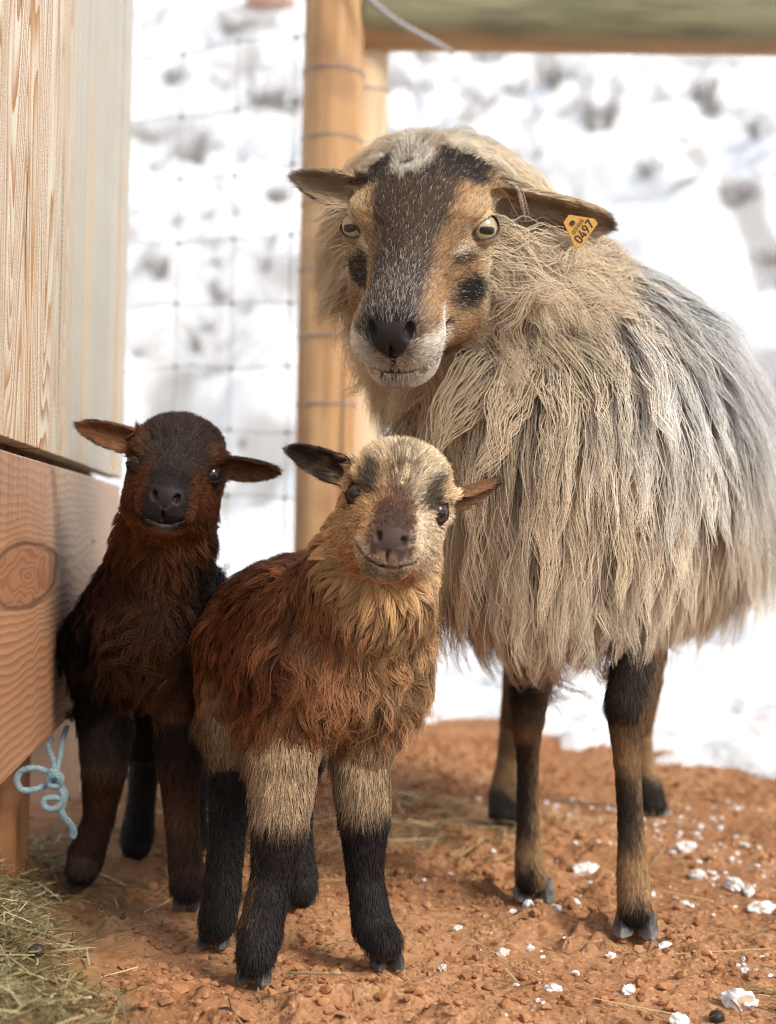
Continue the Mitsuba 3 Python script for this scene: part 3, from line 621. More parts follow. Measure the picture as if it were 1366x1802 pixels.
def ewe_ear(p, n):
    c = np.tile(V(.44, .33, .225), (len(p), 1)); nz = vfbm(p * 70, 3, 9)
    for e in (ear_a, ear_b):
        x, y, w = ear_coords(p, e); m = (np.linalg.norm(p - e['base'] - e['M'][:, 1] * e['L'] / 2, axis=1) < e['L'] * .7)
        ins = (n @ e['M'][:, 2] > 0) & m
        c[ins] = cmix(c[ins], V(.09, .06, .045), smn(.9, .4, np.abs(y[ins]) / e['W']) * .55)
        c[m] = cmix(c[m], V(.05, .036, .03), smn(.8, 1., x[m] / e['L']) * .7)
    return cmix(c, V(.5, .39, .27), smn(.5, .75, nz) * .5)
def ewe_color(p, n):
    z = ewe_zone(p); c = ewe_fleece(p)
    for k, fn in ((1, lambda p, n: ewe_face(EH.loc(p), n, p)), (2, lambda p, n: ewe_leg(p)), (3, ewe_ear)):
        m = z == k
        if m.any(): c[m] = fn(p[m], n[m])
    return c, z
hc = EH.o
va, fa = sdf_mesh(ewe_sdf, V(-.16, 1.22, .50), V(.32, 1.66, .86), .0029)
vb, fb = sdf_mesh(ewe_sdf, V(-.10, 1.30, -.02), V(.56, 2.34, .80), .0080)
inb = (vb[:, 0] < .29) & (vb[:, 1] < 1.555) & (vb[:, 2] > .535)
keepb = ~inb[fb].all(1); ina = (va[:, 0] < .30) & (va[:, 1] < 1.57) & (va[:, 2] > .525); keepa = ina[fa].any(1)
vl, fl = sdf_mesh(ewe_sdf, V(.10, 1.42, .01), V(.48, 2.26, .27), .0040)
keepb &= ~(vb[fb][:, :, 2] < .255).all(1)
ev = np.vstack([va, vb, vl]); ef = np.vstack([fa[keepa], fb[keepb] + len(va), fl[(vl[fl][:, :, 2] < .263).any(1)] + len(va) + len(vb)])
us = np.unique(ef); mp = np.zeros(len(ev), int); mp[us] = np.arange(len(us)); ev, ef = ev[us], mp[ef]
en = np.concatenate([grad(ewe_sdf, ev[i:i + 200000]) for i in range(0, len(ev), 200000)])
ecol, ez = ewe_color(ev, en)
ecol = cmix(ecol, V(.16, .11, .075), (ez == 0) * 1.0)          # undercoat and skin, darkened to paint shade between the locks
EWE = thing('ewe', 'large shaggy cream and grey adult ewe with dark face, a yellow tag in one ear', 'sheep')
k = key_for(EWE + '__body'); scene[k] = {'type': 'ply', 'filename': meshkit.write_ply((ev, ef), False, None, ecol, normals=en), 'face_normals': False, 'bsdf': {'type': 'ref', 'id': 'skin'}}
gz = nrm(V(0, 0, .42) - EH.o)
for sg in (-1, 1): eyeball(EH, sg, EWE, V(.45, .375, .245), V(.22, .16, .09), .52, .26, .92, nrm(EH.dirw(V(sg * .55, .62, .10)) + .55 * gz))
for ft, L in ((FL, LEG_FL), (FR, LEG_FR), (RL, LEG_RL), (RR, LEG_RR)):
    hooves(EWE, ft + V(0, .006, 0), (-.12, -1), .0235, c1=(.30, .29, .28))

rng = np.random.default_rng(6)
CAM = V(0, 0, .4)
def facing(p, n): return smn(-.55, .0, (n * nrm(CAM - p)).sum(1)) * .92 + .08   # hairs are thinner on the flank no photograph shows
DOWN = V(0, 0, -1)
def pick(v, f, n, mask_fn, dens, rng):
    p = sample(v, f, lambda p, nn: dens(p, nn) * mask_fn(p), rng); return p
def jit(c, rng, a): return c * (1 + a * (rng.random((len(c), 1)) - .5) * 2)
# fleece in locks
def crownless(p):
    q = EH.loc(p); return 1 - smn(.165, .135, np.linalg.norm(q - V(0, -.06, -.03), axis=1)) * smn(-.03, .0, q[:, 2])
p = sample(ev, ef, lambda p, n: 68000 * crownless(p) * facing(p, n) * (ewe_zone(p) == 0) * (1 - .5 * smn(.175, .13, np.linalg.norm(EH.loc(p) - V(0, -.06, -.03), axis=1))), rng)
n = grad(ewe_torso, p); N = len(p)
hd = np.linalg.norm(EH.loc(p) - V(0, -.06, -.03), axis=1)
ruff = smn(.21, .13, hd)
flow = vfbm(p * 5, 2, 51)[:, None] - .5; flow2 = vfbm(p * 5, 2, 52)[:, None] - .5
t = tangent(n, DOWN + V(.30, .35, 0) * smn(.3, .9, n[:, 2])[:, None] + V(.55, 0, 0) * flow + V(0, .5, 0) * flow2 + V(0, .12, 0))
tr = tangent(n, EH.dirw(V(0, -1.0, -.15)) + .75 * n * 0 + V(0, 0, -.45) + V(.8, 0, 0) * flow + V(0, 0, .8) * flow2)
t = nrm(t * (1 - ruff[:, None]) + tr * ruff[:, None])
ci, cc_ = clumps(p, int(N / 44), rng)
lockL = .080 + .050 * rng.random(len(cc_)); L = lockL[ci] * (.75 + .4 * rng.random(N))
L = L * lerp(1, .75, ruff) * lerp(1, .62, smn(.44, .33, p[:, 2])) * lerp(1, .8, smn(.5, .9, n[:, 2]))
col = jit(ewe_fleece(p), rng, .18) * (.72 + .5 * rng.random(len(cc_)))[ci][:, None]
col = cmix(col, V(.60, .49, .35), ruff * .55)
lift = lerp(.42, .62, ruff) + .36 * (rng.random(len(cc_))[ci] - .5)
amp = (.0032 + .0048 * rng.random(len(cc_)))[ci]
hairs = [hair(p, n, t, L, 0.0008 + .0006 * rng.random(N), col * .64, rng, segs=9, lift=lift, curl=amp, freq=2.1, droop=.22, clump=(ci, cc_), twist=.5, pull=.94, cpow=.65, tipcol=col * 1.18)]  # inner wool at the roots darkened to paint shade between locks; tips lighter
# loose strands over the locks
p = sample(ev, ef, lambda p, n: 5000 * facing(p, n) * (ewe_zone(p) == 0) * (np.linalg.norm(EH.loc(p) - V(0, -.06, -.03), axis=1) > .21) * (p[:, 2] > .40), rng); n = grad(ewe_torso, p); N = len(p)
t = tangent(n, DOWN + V(.30, .35, 0) * smn(.3, .9, n[:, 2])[:, None] + (rng.random((N, 3)) - .5) * .5)
hairs.append(hair(p, n, t, .08 + .06 * rng.random(N), .0008, jit(ewe_fleece(p), rng, .25) * 1.1, rng, segs=9, lift=.55, curl=.006, freq=1.3, droop=.3, twist=1.0))
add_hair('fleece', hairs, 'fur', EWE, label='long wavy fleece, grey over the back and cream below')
# wool round the face and on the crown
def crown(p):
    q = EH.loc(p); return ((q[:, 1] < -.064) | (ewe_zone(p) == 0)) * (ewe_zone(p) < 2) * (np.linalg.norm(q - V(0, -.055, -.03), axis=1) < .192 - .03 * vfbm(p * 12, 2, 77))
p = sample(ev, ef, lambda p, n: 250000 * crown(p) * facing(p, n), rng); n = grad(ewe_sdf, p); N = len(p); q = EH.loc(p)
keep = (ewe_zone(p) != 3) & (np.linalg.norm(p - ear_b['base'] - ear_b['M'][:, 1] * .02, axis=1) > .034) & (np.linalg.norm(p - ear_a['base'] - ear_a['M'][:, 1] * .02, axis=1) > .026) & ~((ewe_zone(p) == 1) & (q[:, 1] > -.068)); p, n, q = p[keep], n[keep], q[keep]; N = len(p)
topw = smn(.01, .04, q[:, 2]); nf = smn(.03, -.02, q[:, 1])
t = tangent(n, EH.dirw(V(0, -.4, 0)) + EH.dirw(V(0, 0, 1.0)) * topw[:, None] * .5 + DOWN * (1 - topw)[:, None] * .5 + EH.dirw(V(1, 0, 0)) * (np.sign(q[:, 0]) * .6)[:, None] + (rng.random((N, 3)) - .5) * .7)
ci, cc_ = clumps(p, int(N / 16), rng)
col = cmix(np.tile(V(.66, .55, .40), (N, 1)), V(.42, .33, .23), smn(.4, .75, vfbm(p * 25, 3, 33)) * .8)
col = cmix(col, V(.62, .575, .49), topw * .6)
col = jit(col, rng, .15)
add_hair('ruff', [hair(p, n, t, .013 + (.012 + .026 * rng.random(len(cc_)))[ci] * smn(.3, .6, vfbm(p * 38, 2, 44)) + (.003 + (.021 + .024 * rng.random(N)) * nf) * (1 - topw), .00052, col * .95, rng, segs=5, lift=lerp(.86, .9, topw), curl=.0045, freq=1.7, droop=.35, clump=(ci, cc_), twist=.9, pull=.62, tipcol=col * 1.1)], 'fur', EWE, label='fluffy cream wool around the face and crown')
# short face hair
def facem(p):
    q = EH.loc(p); m = (ewe_zone(p) == 1) * (q[:, 1] > -.075)
    for sg in (-1, 1): m = m * (np.linalg.norm(q - V(sg * EK['ex'], EK['ey'], EK['ez']), axis=1) > .0205)
    nose = (q[:, 1] > .152) & (np.abs(q[:, 0]) < .023 + .75 * np.minimum(q[:, 2] + .024, 0)) & (q[:, 2] > -.048) & (q[:, 2] < -.012)
    zm = EK['mouth_z'] + EK['smile'] * q[:, 0] ** 2 / .03
    return m * ~nose * ~((np.abs(q[:, 2] - zm) < .0035) & (q[:, 1] > .08))
p = sample(ev, ef, lambda p, n: 1250000 * facem(p) * facing(p, n), rng); n = grad(ewe_sdf, p); N = len(p); q = EH.loc(p)
fd = np.tile(V(0, -1.0, 0), (N, 1)); side = smn(.02, .05, np.abs(q[:, 0]))
fd[:, 2] += -.7 * side * smn(.02, -.03, q[:, 2]) + .15; fd[:, 0] += np.sign(q[:, 0]) * .35 * smn(.01, .03, np.abs(q[:, 0]))
mz = smn(.11, .14, q[:, 1]) * smn(-.045, -.055, q[:, 2]); fd[:, 2] -= 1.6 * mz
t = tangent(n, EH.dirw(fd) + (rng.random((N, 3)) - .5) * .45)
qj = q + (rng.random((N, 3)) - .5) * V(.007, .010, .006)
col = jit(ewe_face(qj, n, p), rng, .5); dk = rng.random(N) < .10; col[dk] *= .35
gl = (rng.random(N) < .05 + .20 * smn(.05, .13, q[:, 1])) & (q[:, 2] > -.06); col[gl] = cmix(col[gl], V(.42, .37, .32), np.full(gl.sum(), .7))
Lf = lerp(.0065, .0105, smn(.03, -.05, q[:, 1])) * (.7 + .6 * rng.random(N)); Lf = Lf * lerp(1, 2.4, smn(-.03, -.055, q[:, 1]) * smn(.03, .01, np.abs(q[:, 0] + .008))) * lerp(1, 1.6, smn(-.035, -.06, q[:, 1]))
add_hair('face_hair', [hair(p, n, t, Lf, .0006, col, rng, segs=2, lift=.42, twist=.5, curl=.0003)], 'fur', EWE, label='short dark and tan face hair')
# legs
p = sample(ev, ef, lambda p, n: 240000 * (ewe_zone(p) == 2) * (p[:, 2] > .012) * facing(p, n), rng); n = grad(ewe_sdf, p); N = len(p)
t = tangent(n, DOWN + (rng.random((N, 3)) - .5) * .35); pj = p + (rng.random((N, 3)) - .5) * .012
col = jit(ewe_leg(pj), rng, .3)
add_hair('leg_hair', [hair(p, n, t, (.006 + .005 * rng.random(N)) * lerp(1, 2.0, smn(.21, .26, p[:, 2])), .0009, col, rng, segs=2, lift=.20, twist=.5)], 'fur', EWE, label='short black and tan leg hair')
# ears
p = sample(ev, ef, lambda p, n: 330000 * (ewe_zone(p) == 3), rng); n = grad(ewe_sdf, p, .0008); N = len(p)
i = (np.linalg.norm(p - ear_b['base'], axis=1) < np.linalg.norm(p - ear_a['base'], axis=1))
ax = np.where(i[:, None], ear_b['M'][:, 1], ear_a['M'][:, 1]); t = tangent(n, ax + (rng.random((N, 3)) - .5) * .5)
col = jit(ewe_ear(p, n), rng, .3)
add_hair('ear_hair', [hair(p, n, t, .007 + .006 * rng.random(N), .0008, col, rng, segs=3, lift=.35, twist=.6)], 'fur', EWE)

# ------------------------------------------------------------------ the two lambs
def lamb_head(k):
    return dict(k=k, s=.5, ex=.0330*k, ey=.0062*k, ez=0, er=.0100*k, eout=(.66, .72, .20), aph=.54, apl=1.0, apz=-.10,
        cran_c=V(0, -.026, .004) * k, cran_r=V(.0415, .046, .038) * k,
        ells=[(V(.022, -.006, -.030) * k, V(.0205, .032, .028) * k, .02), (V(.028, .002, .012) * k, V(.013, .015, .008) * k, .012), (V(0, .053, -.0265) * k, V(.0235, .017, .0165) * k, .014),
              (V(.0110, .059, -.0290) * k, V(.0128, .0120, .0110) * k, .006), (V(0, .0650, -.0160) * k, V(.0150, .0085, .0105) * k, .006), (V(0, .052, -.0440) * k, V(.0155, .0165, .0085) * k, .008)],
        caps=[(V(0, 0, -.010) * k, V(0, .050, -.021) * k, .030 * k, .0205 * k, 1.0, .02), (V(0, -.018, -.038) * k, V(0, .044, -.040) * k, .027 * k, .014 * k, 1.1, .015)],
        cuts=[(V(.0100, .0725, -.0135) * k, V(.0025, .0055, .0042) * k, (0, 30, -35), .002), (V(0, .0715, -.0275) * k, V(.0009, .006, .0070) * k, (0, 0, 0), .0015)],
        mouth_y=.040 * k, mouth_z=-.0375 * k, mouth_x=.019 * k, mouth_w=.0006 * k, smile=.55)

class Lamb:
    def __init__(s, key, head, ears, torso, legs, feet, facecol, bodycol, legcol, earcol, toes, zleg, seed):
        s.key, s.h, s.ears, s.torso_l, s.legs, s.feet, s.zleg, s.rng = key, head, ears, torso, legs, feet, zleg, np.random.default_rng(seed)
        s.facecol, s.bodycol, s.legcol, s.earcol, s.toes = facecol, bodycol, legcol, earcol, toes
    def torso(s, p):
        d = None
        for a, b, ra, rb, k in s.torso_l:
            e = cap(p, a, b, ra, rb); d = e if d is None else smin(d, e, k)
        return d
    def sdf(s, p):
        d = s.torso(p)
        for L in s.legs: d = smin(d, chain(p, L, .015), .025)
        d = smin(d, s.h.sdf(p), .016)
        for e in s.ears: d = smin(d, ear_sdf(p, e), .008)
        return d
    def zone(s, p):
        q = s.h.loc(p) / s.h.k['k']; z = np.zeros(len(p), int)
        z[(q[:, 1] > -.030 - .8 * np.maximum(q[:, 2], 0) + .9 * np.maximum(-q[:, 2] - .030, 0)) & (np.linalg.norm(q - V(0, .01, -.006), axis=1) < .080)] = 1
        dl = np.min([chain(p, L, .015) for L in s.legs], axis=0)
        z[(p[:, 2] < s.zleg) & (dl < .012)] = 2
        for e in s.ears:
            x, y, w = ear_coords(p, e); z[(x > .006) & (ear_sdf(p, e) < .0025)] = 3
        return z
    def ear(s, p, n):
        c = np.zeros((len(p), 3))
        for i, e in enumerate(s.ears):
            x, y, w = ear_coords(p, e); m = (np.linalg.norm(p - e['base'] - e['M'][:, 1] * e['L'] / 2, axis=1) < e['L'] * .75)
            c[m] = s.earcol(x[m] / e['L'], y[m] / e['W'], (n[m] @ e['M'][:, 2]) > 0, p[m], i)
        return c
    def color(s, p, n):
        z = s.zone(p); c = s.bodycol(p, n)
        m = z == 1; c[m] = s.facecol(s.h.loc(p[m]) / s.h.k['k'], n[m], p[m])
        m = z == 2; c[m] = s.legcol(p[m])
        m = z == 3; c[m] = s.ear(p[m], n[m])
        return c, z
    def build(s, lo, hi, wool, face_len, iris):
        rng, h, kk = s.rng, s.h, s.h.k['k']
        v, f = sdf_mesh(s.sdf, lo, hi, .0028); n = np.concatenate([grad(s.sdf, v[i:i + 200000], .001) for i in range(0, len(v), 200000)])
        c, z = s.color(v, n); m = z == 0; c[m] = c[m] * .8
        k = key_for(s.key + '__body'); scene[k] = {'type': 'ply', 'filename': meshkit.write_ply((v, f), False, None, c, normals=n), 'face_normals': False, 'bsdf': {'type': 'ref', 'id': 'skin'}}
        gz = nrm(CAM - h.o)
        for sg in (-1, 1): eyeball(h, sg, s.key, iris, np.array(iris) * .5, .62, .34, .92, nrm(h.dirw(V(sg * .6, .65, .08)) + .7 * gz))
        for ft, to in zip(s.feet, s.toes): hooves(s.key, ft + .006 * nrm(V(to[0], to[1], 0)), to, .0165, c0=(.02, .018, .018), c1=(.16, .14, .13), spread=.5)
        # wool
        W = wool; p = sample(v, f, lambda p, n: W['dens'] * facing(p, n) * (s.zone(p) == 0), rng); n = nrm(grad(s.torso, p) + 1.5 * grad(s.sdf, p, .004)); N = len(p)
        sw = W['sw']; fl = np.stack([vfbm(p * sw, 2, 60 + i) for i in range(3)], 1) - .5
        t = tangent(n, DOWN + V(.2, .5, 0) * smn(.4, .9, n[:, 2])[:, None] + W['flow'] * 2 * fl + W['dir'])
        ci, cc_ = clumps(p, int(N / W['per']), rng)
        fr = W['front'](p); hn = smn(.12 * kk, .075 * kk, np.linalg.norm(p - h.o, axis=1)); fr = fr * (1 - hn); t = tangent(n, t + 1.3 * fr[:, None] * W['flow'] * fl * 2); t = nrm(t * (1 - hn[:, None]) + hn[:, None] * tangent(n, h.dirw(V(0, -1, -.55)) + .5 * fl)); L = (W['L0'] + W['L1'] * rng.random(len(cc_)))[ci] * (.7 + .5 * rng.random(N)) * lerp(.65, 1.25, fr)
        col = jit(s.bodycol(p, n), rng, .25) * (.55 + .85 * rng.random(len(cc_)))[ci][:, None]
        cu = (1 - .8 * hn) * (W['curl'] * (.4 + rng.random(len(cc_))))[ci] * lerp(.35, 1.3, fr)
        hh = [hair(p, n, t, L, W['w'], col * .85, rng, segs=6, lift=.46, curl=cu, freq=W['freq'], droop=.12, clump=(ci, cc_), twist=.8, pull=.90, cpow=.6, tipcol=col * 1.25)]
        add_hair('wool', hh, 'fur', s.key, label=W['label'])
        # face
        def fm(p):
            q = h.loc(p) / kk; m = (s.zone(p) == 1)
            for sg in (-1, 1): m = m * (np.linalg.norm(q - V(sg * .0330, .0062, 0), axis=1) > .0135)
            nose = (q[:, 1] > .060) & (np.abs(q[:, 0]) < .0148) & (q[:, 2] > -.028) & (q[:, 2] < -.005)
            zm = -.0375 + .55 * q[:, 0] ** 2 / .03
            return m * ~nose * ~((np.abs(q[:, 2] - zm) < .0016) & (q[:, 1] > .04))
        p = sample(v, f, lambda p, n: 1400000 * fm(p) * facing(p, n), rng); n = grad(s.sdf, p, .001); N = len(p); q = h.loc(p) / kk
        fd = np.tile(V(0, -1.0, .1), (N, 1)); side = smn(.012, .03, np.abs(q[:, 0]))
        fd[:, 2] += -.8 * side * smn(.01, -.015, q[:, 2]); fd[:, 0] += np.sign(q[:, 0]) * .45 * smn(.003, .015, np.abs(q[:, 0])); lip = smn(.035, .05, q[:, 1]) * smn(-.022, -.028, q[:, 2]); fd[:, 0] += np.sign(q[:, 0]) * 1.2 * lip; fd[:, 2] += (.5 * (q[:, 2] > -.0375 + .55 * q[:, 0] ** 2 / .03) - .5) * lip
        t = tangent(n, h.dirw(fd) + (rng.random((N, 3)) - .5) * .5)
        col = jit(s.facecol(q + (rng.random((N, 3)) - .5) * V(.005, .008, .005), n, p), rng, .6)
        fi, fc_ = clumps(p, int(N / 7), rng)
        Lf = face_len * (.6 + .7 * rng.random(N)) * lerp(.55, 1.0, smn(.06, .01, q[:, 1])) * lerp(1, 2.1, smn(.008, .030, q[:, 2])) * lerp(1, .45, lip) * lerp(1, 1.7, smn(-.02, -.04, q[:, 2]) * smn(.045, .02, q[:, 1]))
        add_hair('face_hair', [hair(p, n, t, Lf, .00075, col * (.8 + .4 * rng.random(len(fc_)))[fi][:, None], rng, segs=2, lift=.5, twist=.5, curl=.0005, clump=(fi, fc_), pull=.6)], 'fur', s.key)
        # legs
        p = sample(v, f, lambda p, n: 400000 * (s.zone(p) == 2) * (p[:, 2] > .020) * facing(p, n), rng); n = grad(s.sdf, p, .001); N = len(p)
        t = tangent(n, DOWN + (rng.random((N, 3)) - .5) * .5); col = jit(s.legcol(p + (rng.random((N, 3)) - .5) * .014), rng, .5)
        Ll = (.006 + .007 * rng.random(N)) * lerp(1, 2.4, smn(.09, .20, p[:, 2]))
        add_hair('leg_hair', [hair(p, n, t, Ll, .00085, col, rng, segs=2, lift=.33, twist=.5, curl=.0005)], 'fur', s.key)
        p = sample(v, f, lambda p, n: 500000 * (s.zone(p) == 3), rng); n = grad(s.sdf, p, .0006); N = len(p)
        a, b = s.ears; i = np.linalg.norm(p - b['base'], axis=1) < np.linalg.norm(p - a['base'], axis=1)
        t = tangent(n, np.where(i[:, None], b['M'][:, 1], a['M'][:, 1]) + (rng.random((N, 3)) - .5) * .6)
        add_hair('ear_hair', [hair(p, n, t, .004 + .005 * rng.random(N), .0006, jit(s.ear(p, n), rng, .3), rng, segs=2, lift=.35, twist=.6)], 'fur', s.key)

# --- front lamb: red-brown with a cream face
KA = lamb_head(1.0)
HA = Head(V(0.0079,1.2550,0.4250), 2.0, 15, 12.0, KA)
EA = [{**ear_frame(HA.wld((-.038, -.020, .010)), V(-0.0870,1.2850,0.4697), V(.25, -.85, -.35)), 'W': .0150, 'cup': .8, 'th': .0022, 'bend': .06},
      {**ear_frame(HA.wld((.038, -.022, .006)), V(0.0993,1.3250,0.4465), V(.15, -.6, -.75)), 'W': .0135, 'cup': 1.0, 'th': .0022, 'bend': -.02}]
A_ch, A_rp = V(-0.0356,1.3850,0.3018), V(-0.1111,1.5750,0.2956)
TA = [(A_ch, (A_ch + A_rp) / 2 + V(0, 0, -.004), .061, .069, .05), ((A_ch + A_rp) / 2 + V(0, 0, -.004), A_rp, .069, .070, .05), (V(-0.0228,1.3650,0.3293), V(-0.0128,1.3250,0.3617), .055, .047, .05), (V(-0.0128,1.3250,0.3617), HA.wld((0, -.045, -.012)), .050, .042, .03),
      (V(-0.0683,1.3700,0.2736), V(-0.0168,1.3850,0.2786), .046, .040, .04)]
LA = [[(V(-0.0806,1.3650,0.2609), .048), (V(-0.0899,1.3500,0.1959), .031), (V(-0.0899,1.3320,0.1433), .0232), (V(-0.0961,1.3370,0.0893), .0174), (V(-0.1041,1.3250,0.0445), .0186), (V(-0.1065,1.3120,0.0262), .0162)],
      [(V(-0.0110,1.3850,0.2552), .044), (V(-0.0201,1.3900,0.1915), .0265), (V(-0.0161,1.3820,0.1355), .0215), (V(-0.0133,1.3890,0.0792), .0160), (V(-0.0054,1.3800,0.0373), .0178), (V(0.0053,1.3660,0.0258), .0165)],
      [(V(-0.1353,1.5400,0.2711), .062), (V(-0.1530,1.5000,0.2088), .034), (V(-0.1501,1.5000,0.1608), .0225), (V(-0.1486,1.4650,0.1111), .0165), (V(-0.1510,1.4400,0.0508), .0170), (V(-0.1530,1.4250,0.0232), .0170)],
      [(V(-0.0831,1.6000,0.2674), .060), (V(-0.0836,1.5900,0.1841), .032), (V(-0.0933,1.6200,0.1310), .021), (V(-0.0907,1.6000,0.0740), .0165), (V(-0.0847,1.5850,0.0354), .0175), (V(-0.0822,1.5780,0.0222), .0170)]]
FA = [V(-0.1081,1.3371,0.0000), V(0.0068,1.3897,0.0000), V(-0.1560,1.4469,0.0000), V(-0.0831,1.6026,0.0000)]
def face_a(q, n, p):
    x, y, z = q.T; nz = vfbm(p * 160, 2, 71); x = x + .004 * (nz - .5); y = y + .006 * (vfbm(p * 120, 2, 72) - .5)
    c = np.tile(V(.47, .275, .135), (len(q), 1))
    c = cmix(c, V(.66, .535, .38), smn(-.004, .014, x + .35 * z) * .95)
    c = cmix(c, V(.62, .50, .34), smn(.006, .022, z) * smn(.03, -.005, y) * .9)
    c = cmix(c, V(.56, .36, .18), smn(.024, .032, np.abs(x)) * smn(-.01, .004, z) * .6)
    c = cmix(c, V(.52, .42, .30), smn(.036, .052, y) * np.maximum(smn(.008, .014, np.abs(x)) * smn(-.017, -.024, z), smn(-.026, -.029, z)) * .92)
    c = cmix(c, V(.10, .065, .048), smn(.017, .003, np.abs(x + .001)) * smn(.040, .010, np.abs(z - .016)) * smn(.30, .55, vfbm(p * 200, 2, 75)) * .95)
    for sx in (-1, 1):
        c = cmix(c, V(.035, .026, .022), smn(1.35, .65, np.hypot((x - sx * .0235) / .0090, (z - .0145) / .0125) + .4 * (nz - .5)) * (y > -.02) * .95)
    w = .0125 + .004 * smn(.02, .05, y)
    c = cmix(c, V(.095, .048, .034), smn(w + .004, w - .003, np.abs(x)) * smn(.020, .036, y) * smn(-.031, -.023, z))
    c = cmix(c, V(.055, .034, .028), smn(w, w - .008, np.abs(x)) * smn(.035, .055, y) * smn(-.031, -.023, z) * .7)
    c = cmix(c, V(.078, .052, .050), smn(.058, .064, y) * smn(.0155, .0130, np.abs(x)) * smn(-.0265, -.0235, z + .45 * np.abs(x)) * smn(-.007, -.011, z))
    c = cmix(c, V(.13, .085, .06), smn(.030, .045, y) * smn(-.0385, -.0405, z - .55 * x * x / .03) * smn(.020, .013, np.abs(x)) * smn(-.052, -.047, z) * .8)
    for sx in (-1, 1): c = cmix(c, V(.03, .02, .016), smn(.0146, .0125, np.linalg.norm(q - V(sx * .0330, .0062, 0), axis=1)))
    c = cmix(c, V(.30, .20, .13), smn(.011, .005, np.abs(x)) * smn(.05, .058, y) * smn(-.0385, -.036, z) * smn(-.022, -.026, z))
    return cmix(c, V(.085, .052, .038), smn(.0022, .0010, np.abs(z + .0375 - .55 * x * x / .03)) * smn(.035, .045, y))
def body_a(p, n):
    a = vfbm(p * 14, 3, 81); N = len(p); c = np.tile(V(.15, .055, .024), (N, 1)); c = cmix(c, V(.23, .092, .040), smn(.4, .7, a))
    fr = smn(-.085, -.035, p[:, 0] + .25 * (p[:, 2] - .30) - .35 * (p[:, 1] - 1.36) + .05 * (a - .5))
    c = cmix(c, V(.285, .135, .064), fr * .9); c = cmix(c, V(.43, .275, .15), smn(-.03, .01, p[:, 0] - .3 * (p[:, 1] - 1.36)) * .7)
    c = cmix(c, V(.26, .125, .058), smn(.27, .22, p[:, 2]) * .7)
    top = smn(.345, .385, p[:, 2]) * smn(1.36, 1.42, p[:, 1]); c = cmix(c, V(.085, .035, .02), top * .75)
    c = cmix(c, V(.36, .235, .13), smn(1.45, 1.50, p[:, 1]) * smn(.27, .2, p[:, 2]) * .8)
    nk = smn(.115, .07, np.linalg.norm(p - HA.o, axis=1)); c = cmix(c, V(.52, .33, .16), nk)
    return cmix(c, V(.58, .43, .26), nk * smn(.0, .03, p[:, 0] - HA.o[0]))
def leg_a(p):
    a = vfbm(p * 40, 3, 82); z = p[:, 2] + .034 * (a - .5); N = len(p); hind = p[:, 1] > 1.405
    c = np.tile(V(.36, .255, .16), (N, 1)); c = cmix(c, V(.20, .125, .075), smn(.5, .75, a))
    red = smn(-.108, -.128, p[:, 0] + .04 * (z - .15)) * ~hind; c = cmix(c, V(.20, .085, .035), red * .9)
    c = cmix(c, V(.022, .018, .019), smn(.164, .132, z) * ~hind * (1 - .8 * red * smn(.045, .07, z)))
    c[hind] = cmix(c[hind], V(.024, .019, .019), smn(.19, .17, z[hind])); c[hind] = cmix(c[hind], V(.13, .07, .04), smn(-.165, -.178, p[hind, 0]) * smn(.03, .05, z[hind]) * .8)
    return c
def ear_a_col(x, y, ins, p, i):
    c = np.tile(V(.20, .10, .05), (len(x), 1)) if i == 1 else np.tile(V(.035, .022, .018), (len(x), 1))
    nz = vfbm(p * 150, 2, 83); c = cmix(c, V(.30, .20, .12), ins * smn(.5, .7, nz) * smn(.75, .3, x) * .7); c = cmix(c, V(.022, .015, .013), smn(.6, .9, x) * .8)
    return cmix(c, V(.03, .02, .016), ins * smn(.5, .2, np.abs(y)) * .6)
LAMB = thing('lamb', 'red-brown curly lamb with cream face and black lower legs, standing in front of the ewe', 'lamb')
lamb_a = Lamb(LAMB, HA, EA, TA, LA, FA, face_a, body_a, leg_a, ear_a_col, [(-.15, -1), (.25, -1), (-.2, -1), (.1, -1)], .215, 21)
lamb_a.build(V(-.235, 1.13, -.02), V(.09, 1.70, .52), dict(dens=250000, sw=22, flow=1.0, dir=V(-.05, .1, 0), per=26, L0=.020, L1=.016, curl=.0050, freq=1.15, w=.00085,
    front=lambda p: smn(.40, .30, p[:, 2]) * smn(1.47, 1.40, p[:, 1]), label='curly red-brown wool'), .0088, (.075, .035, .018))

# --- dark lamb by the wall
KB = lamb_head(1.10)
HB = Head(V(-0.2135,1.5000,0.4584), -3.0, 12, 8.0, KB)
EB = [{**ear_frame(HB.wld((-.043, -.022, .016)), V(-0.3141,1.5000,0.4999), V(.2, -.9, -.3)), 'W': .0155, 'cup': .7, 'th': .0024, 'bend': .05},
      {**ear_frame(HB.wld((.043, -.022, .008)), V(-0.1098,1.5200,0.4581), V(-.1, -.85, -.5)), 'W': .0150, 'cup': .7, 'th': .0024, 'bend': .03}]
B_ch, B_rp = V(-0.2516,1.6000,0.2969), V(-0.2625,1.8300,0.2965)
TB = [(B_ch, (B_ch + B_rp) / 2, .058, .068, .05), ((B_ch + B_rp) / 2, B_rp, .068, .066, .05), (V(-0.2467,1.5850,0.3189), V(-0.2322,1.5650,0.3853), .054, .045, .05), (V(-0.2322,1.5650,0.3853), HB.wld((0, -.040, -.015)), .045, .042, .03),
      (V(-0.2830,1.6000,0.2689), V(-0.2176,1.6000,0.2674), .040, .040, .04)]
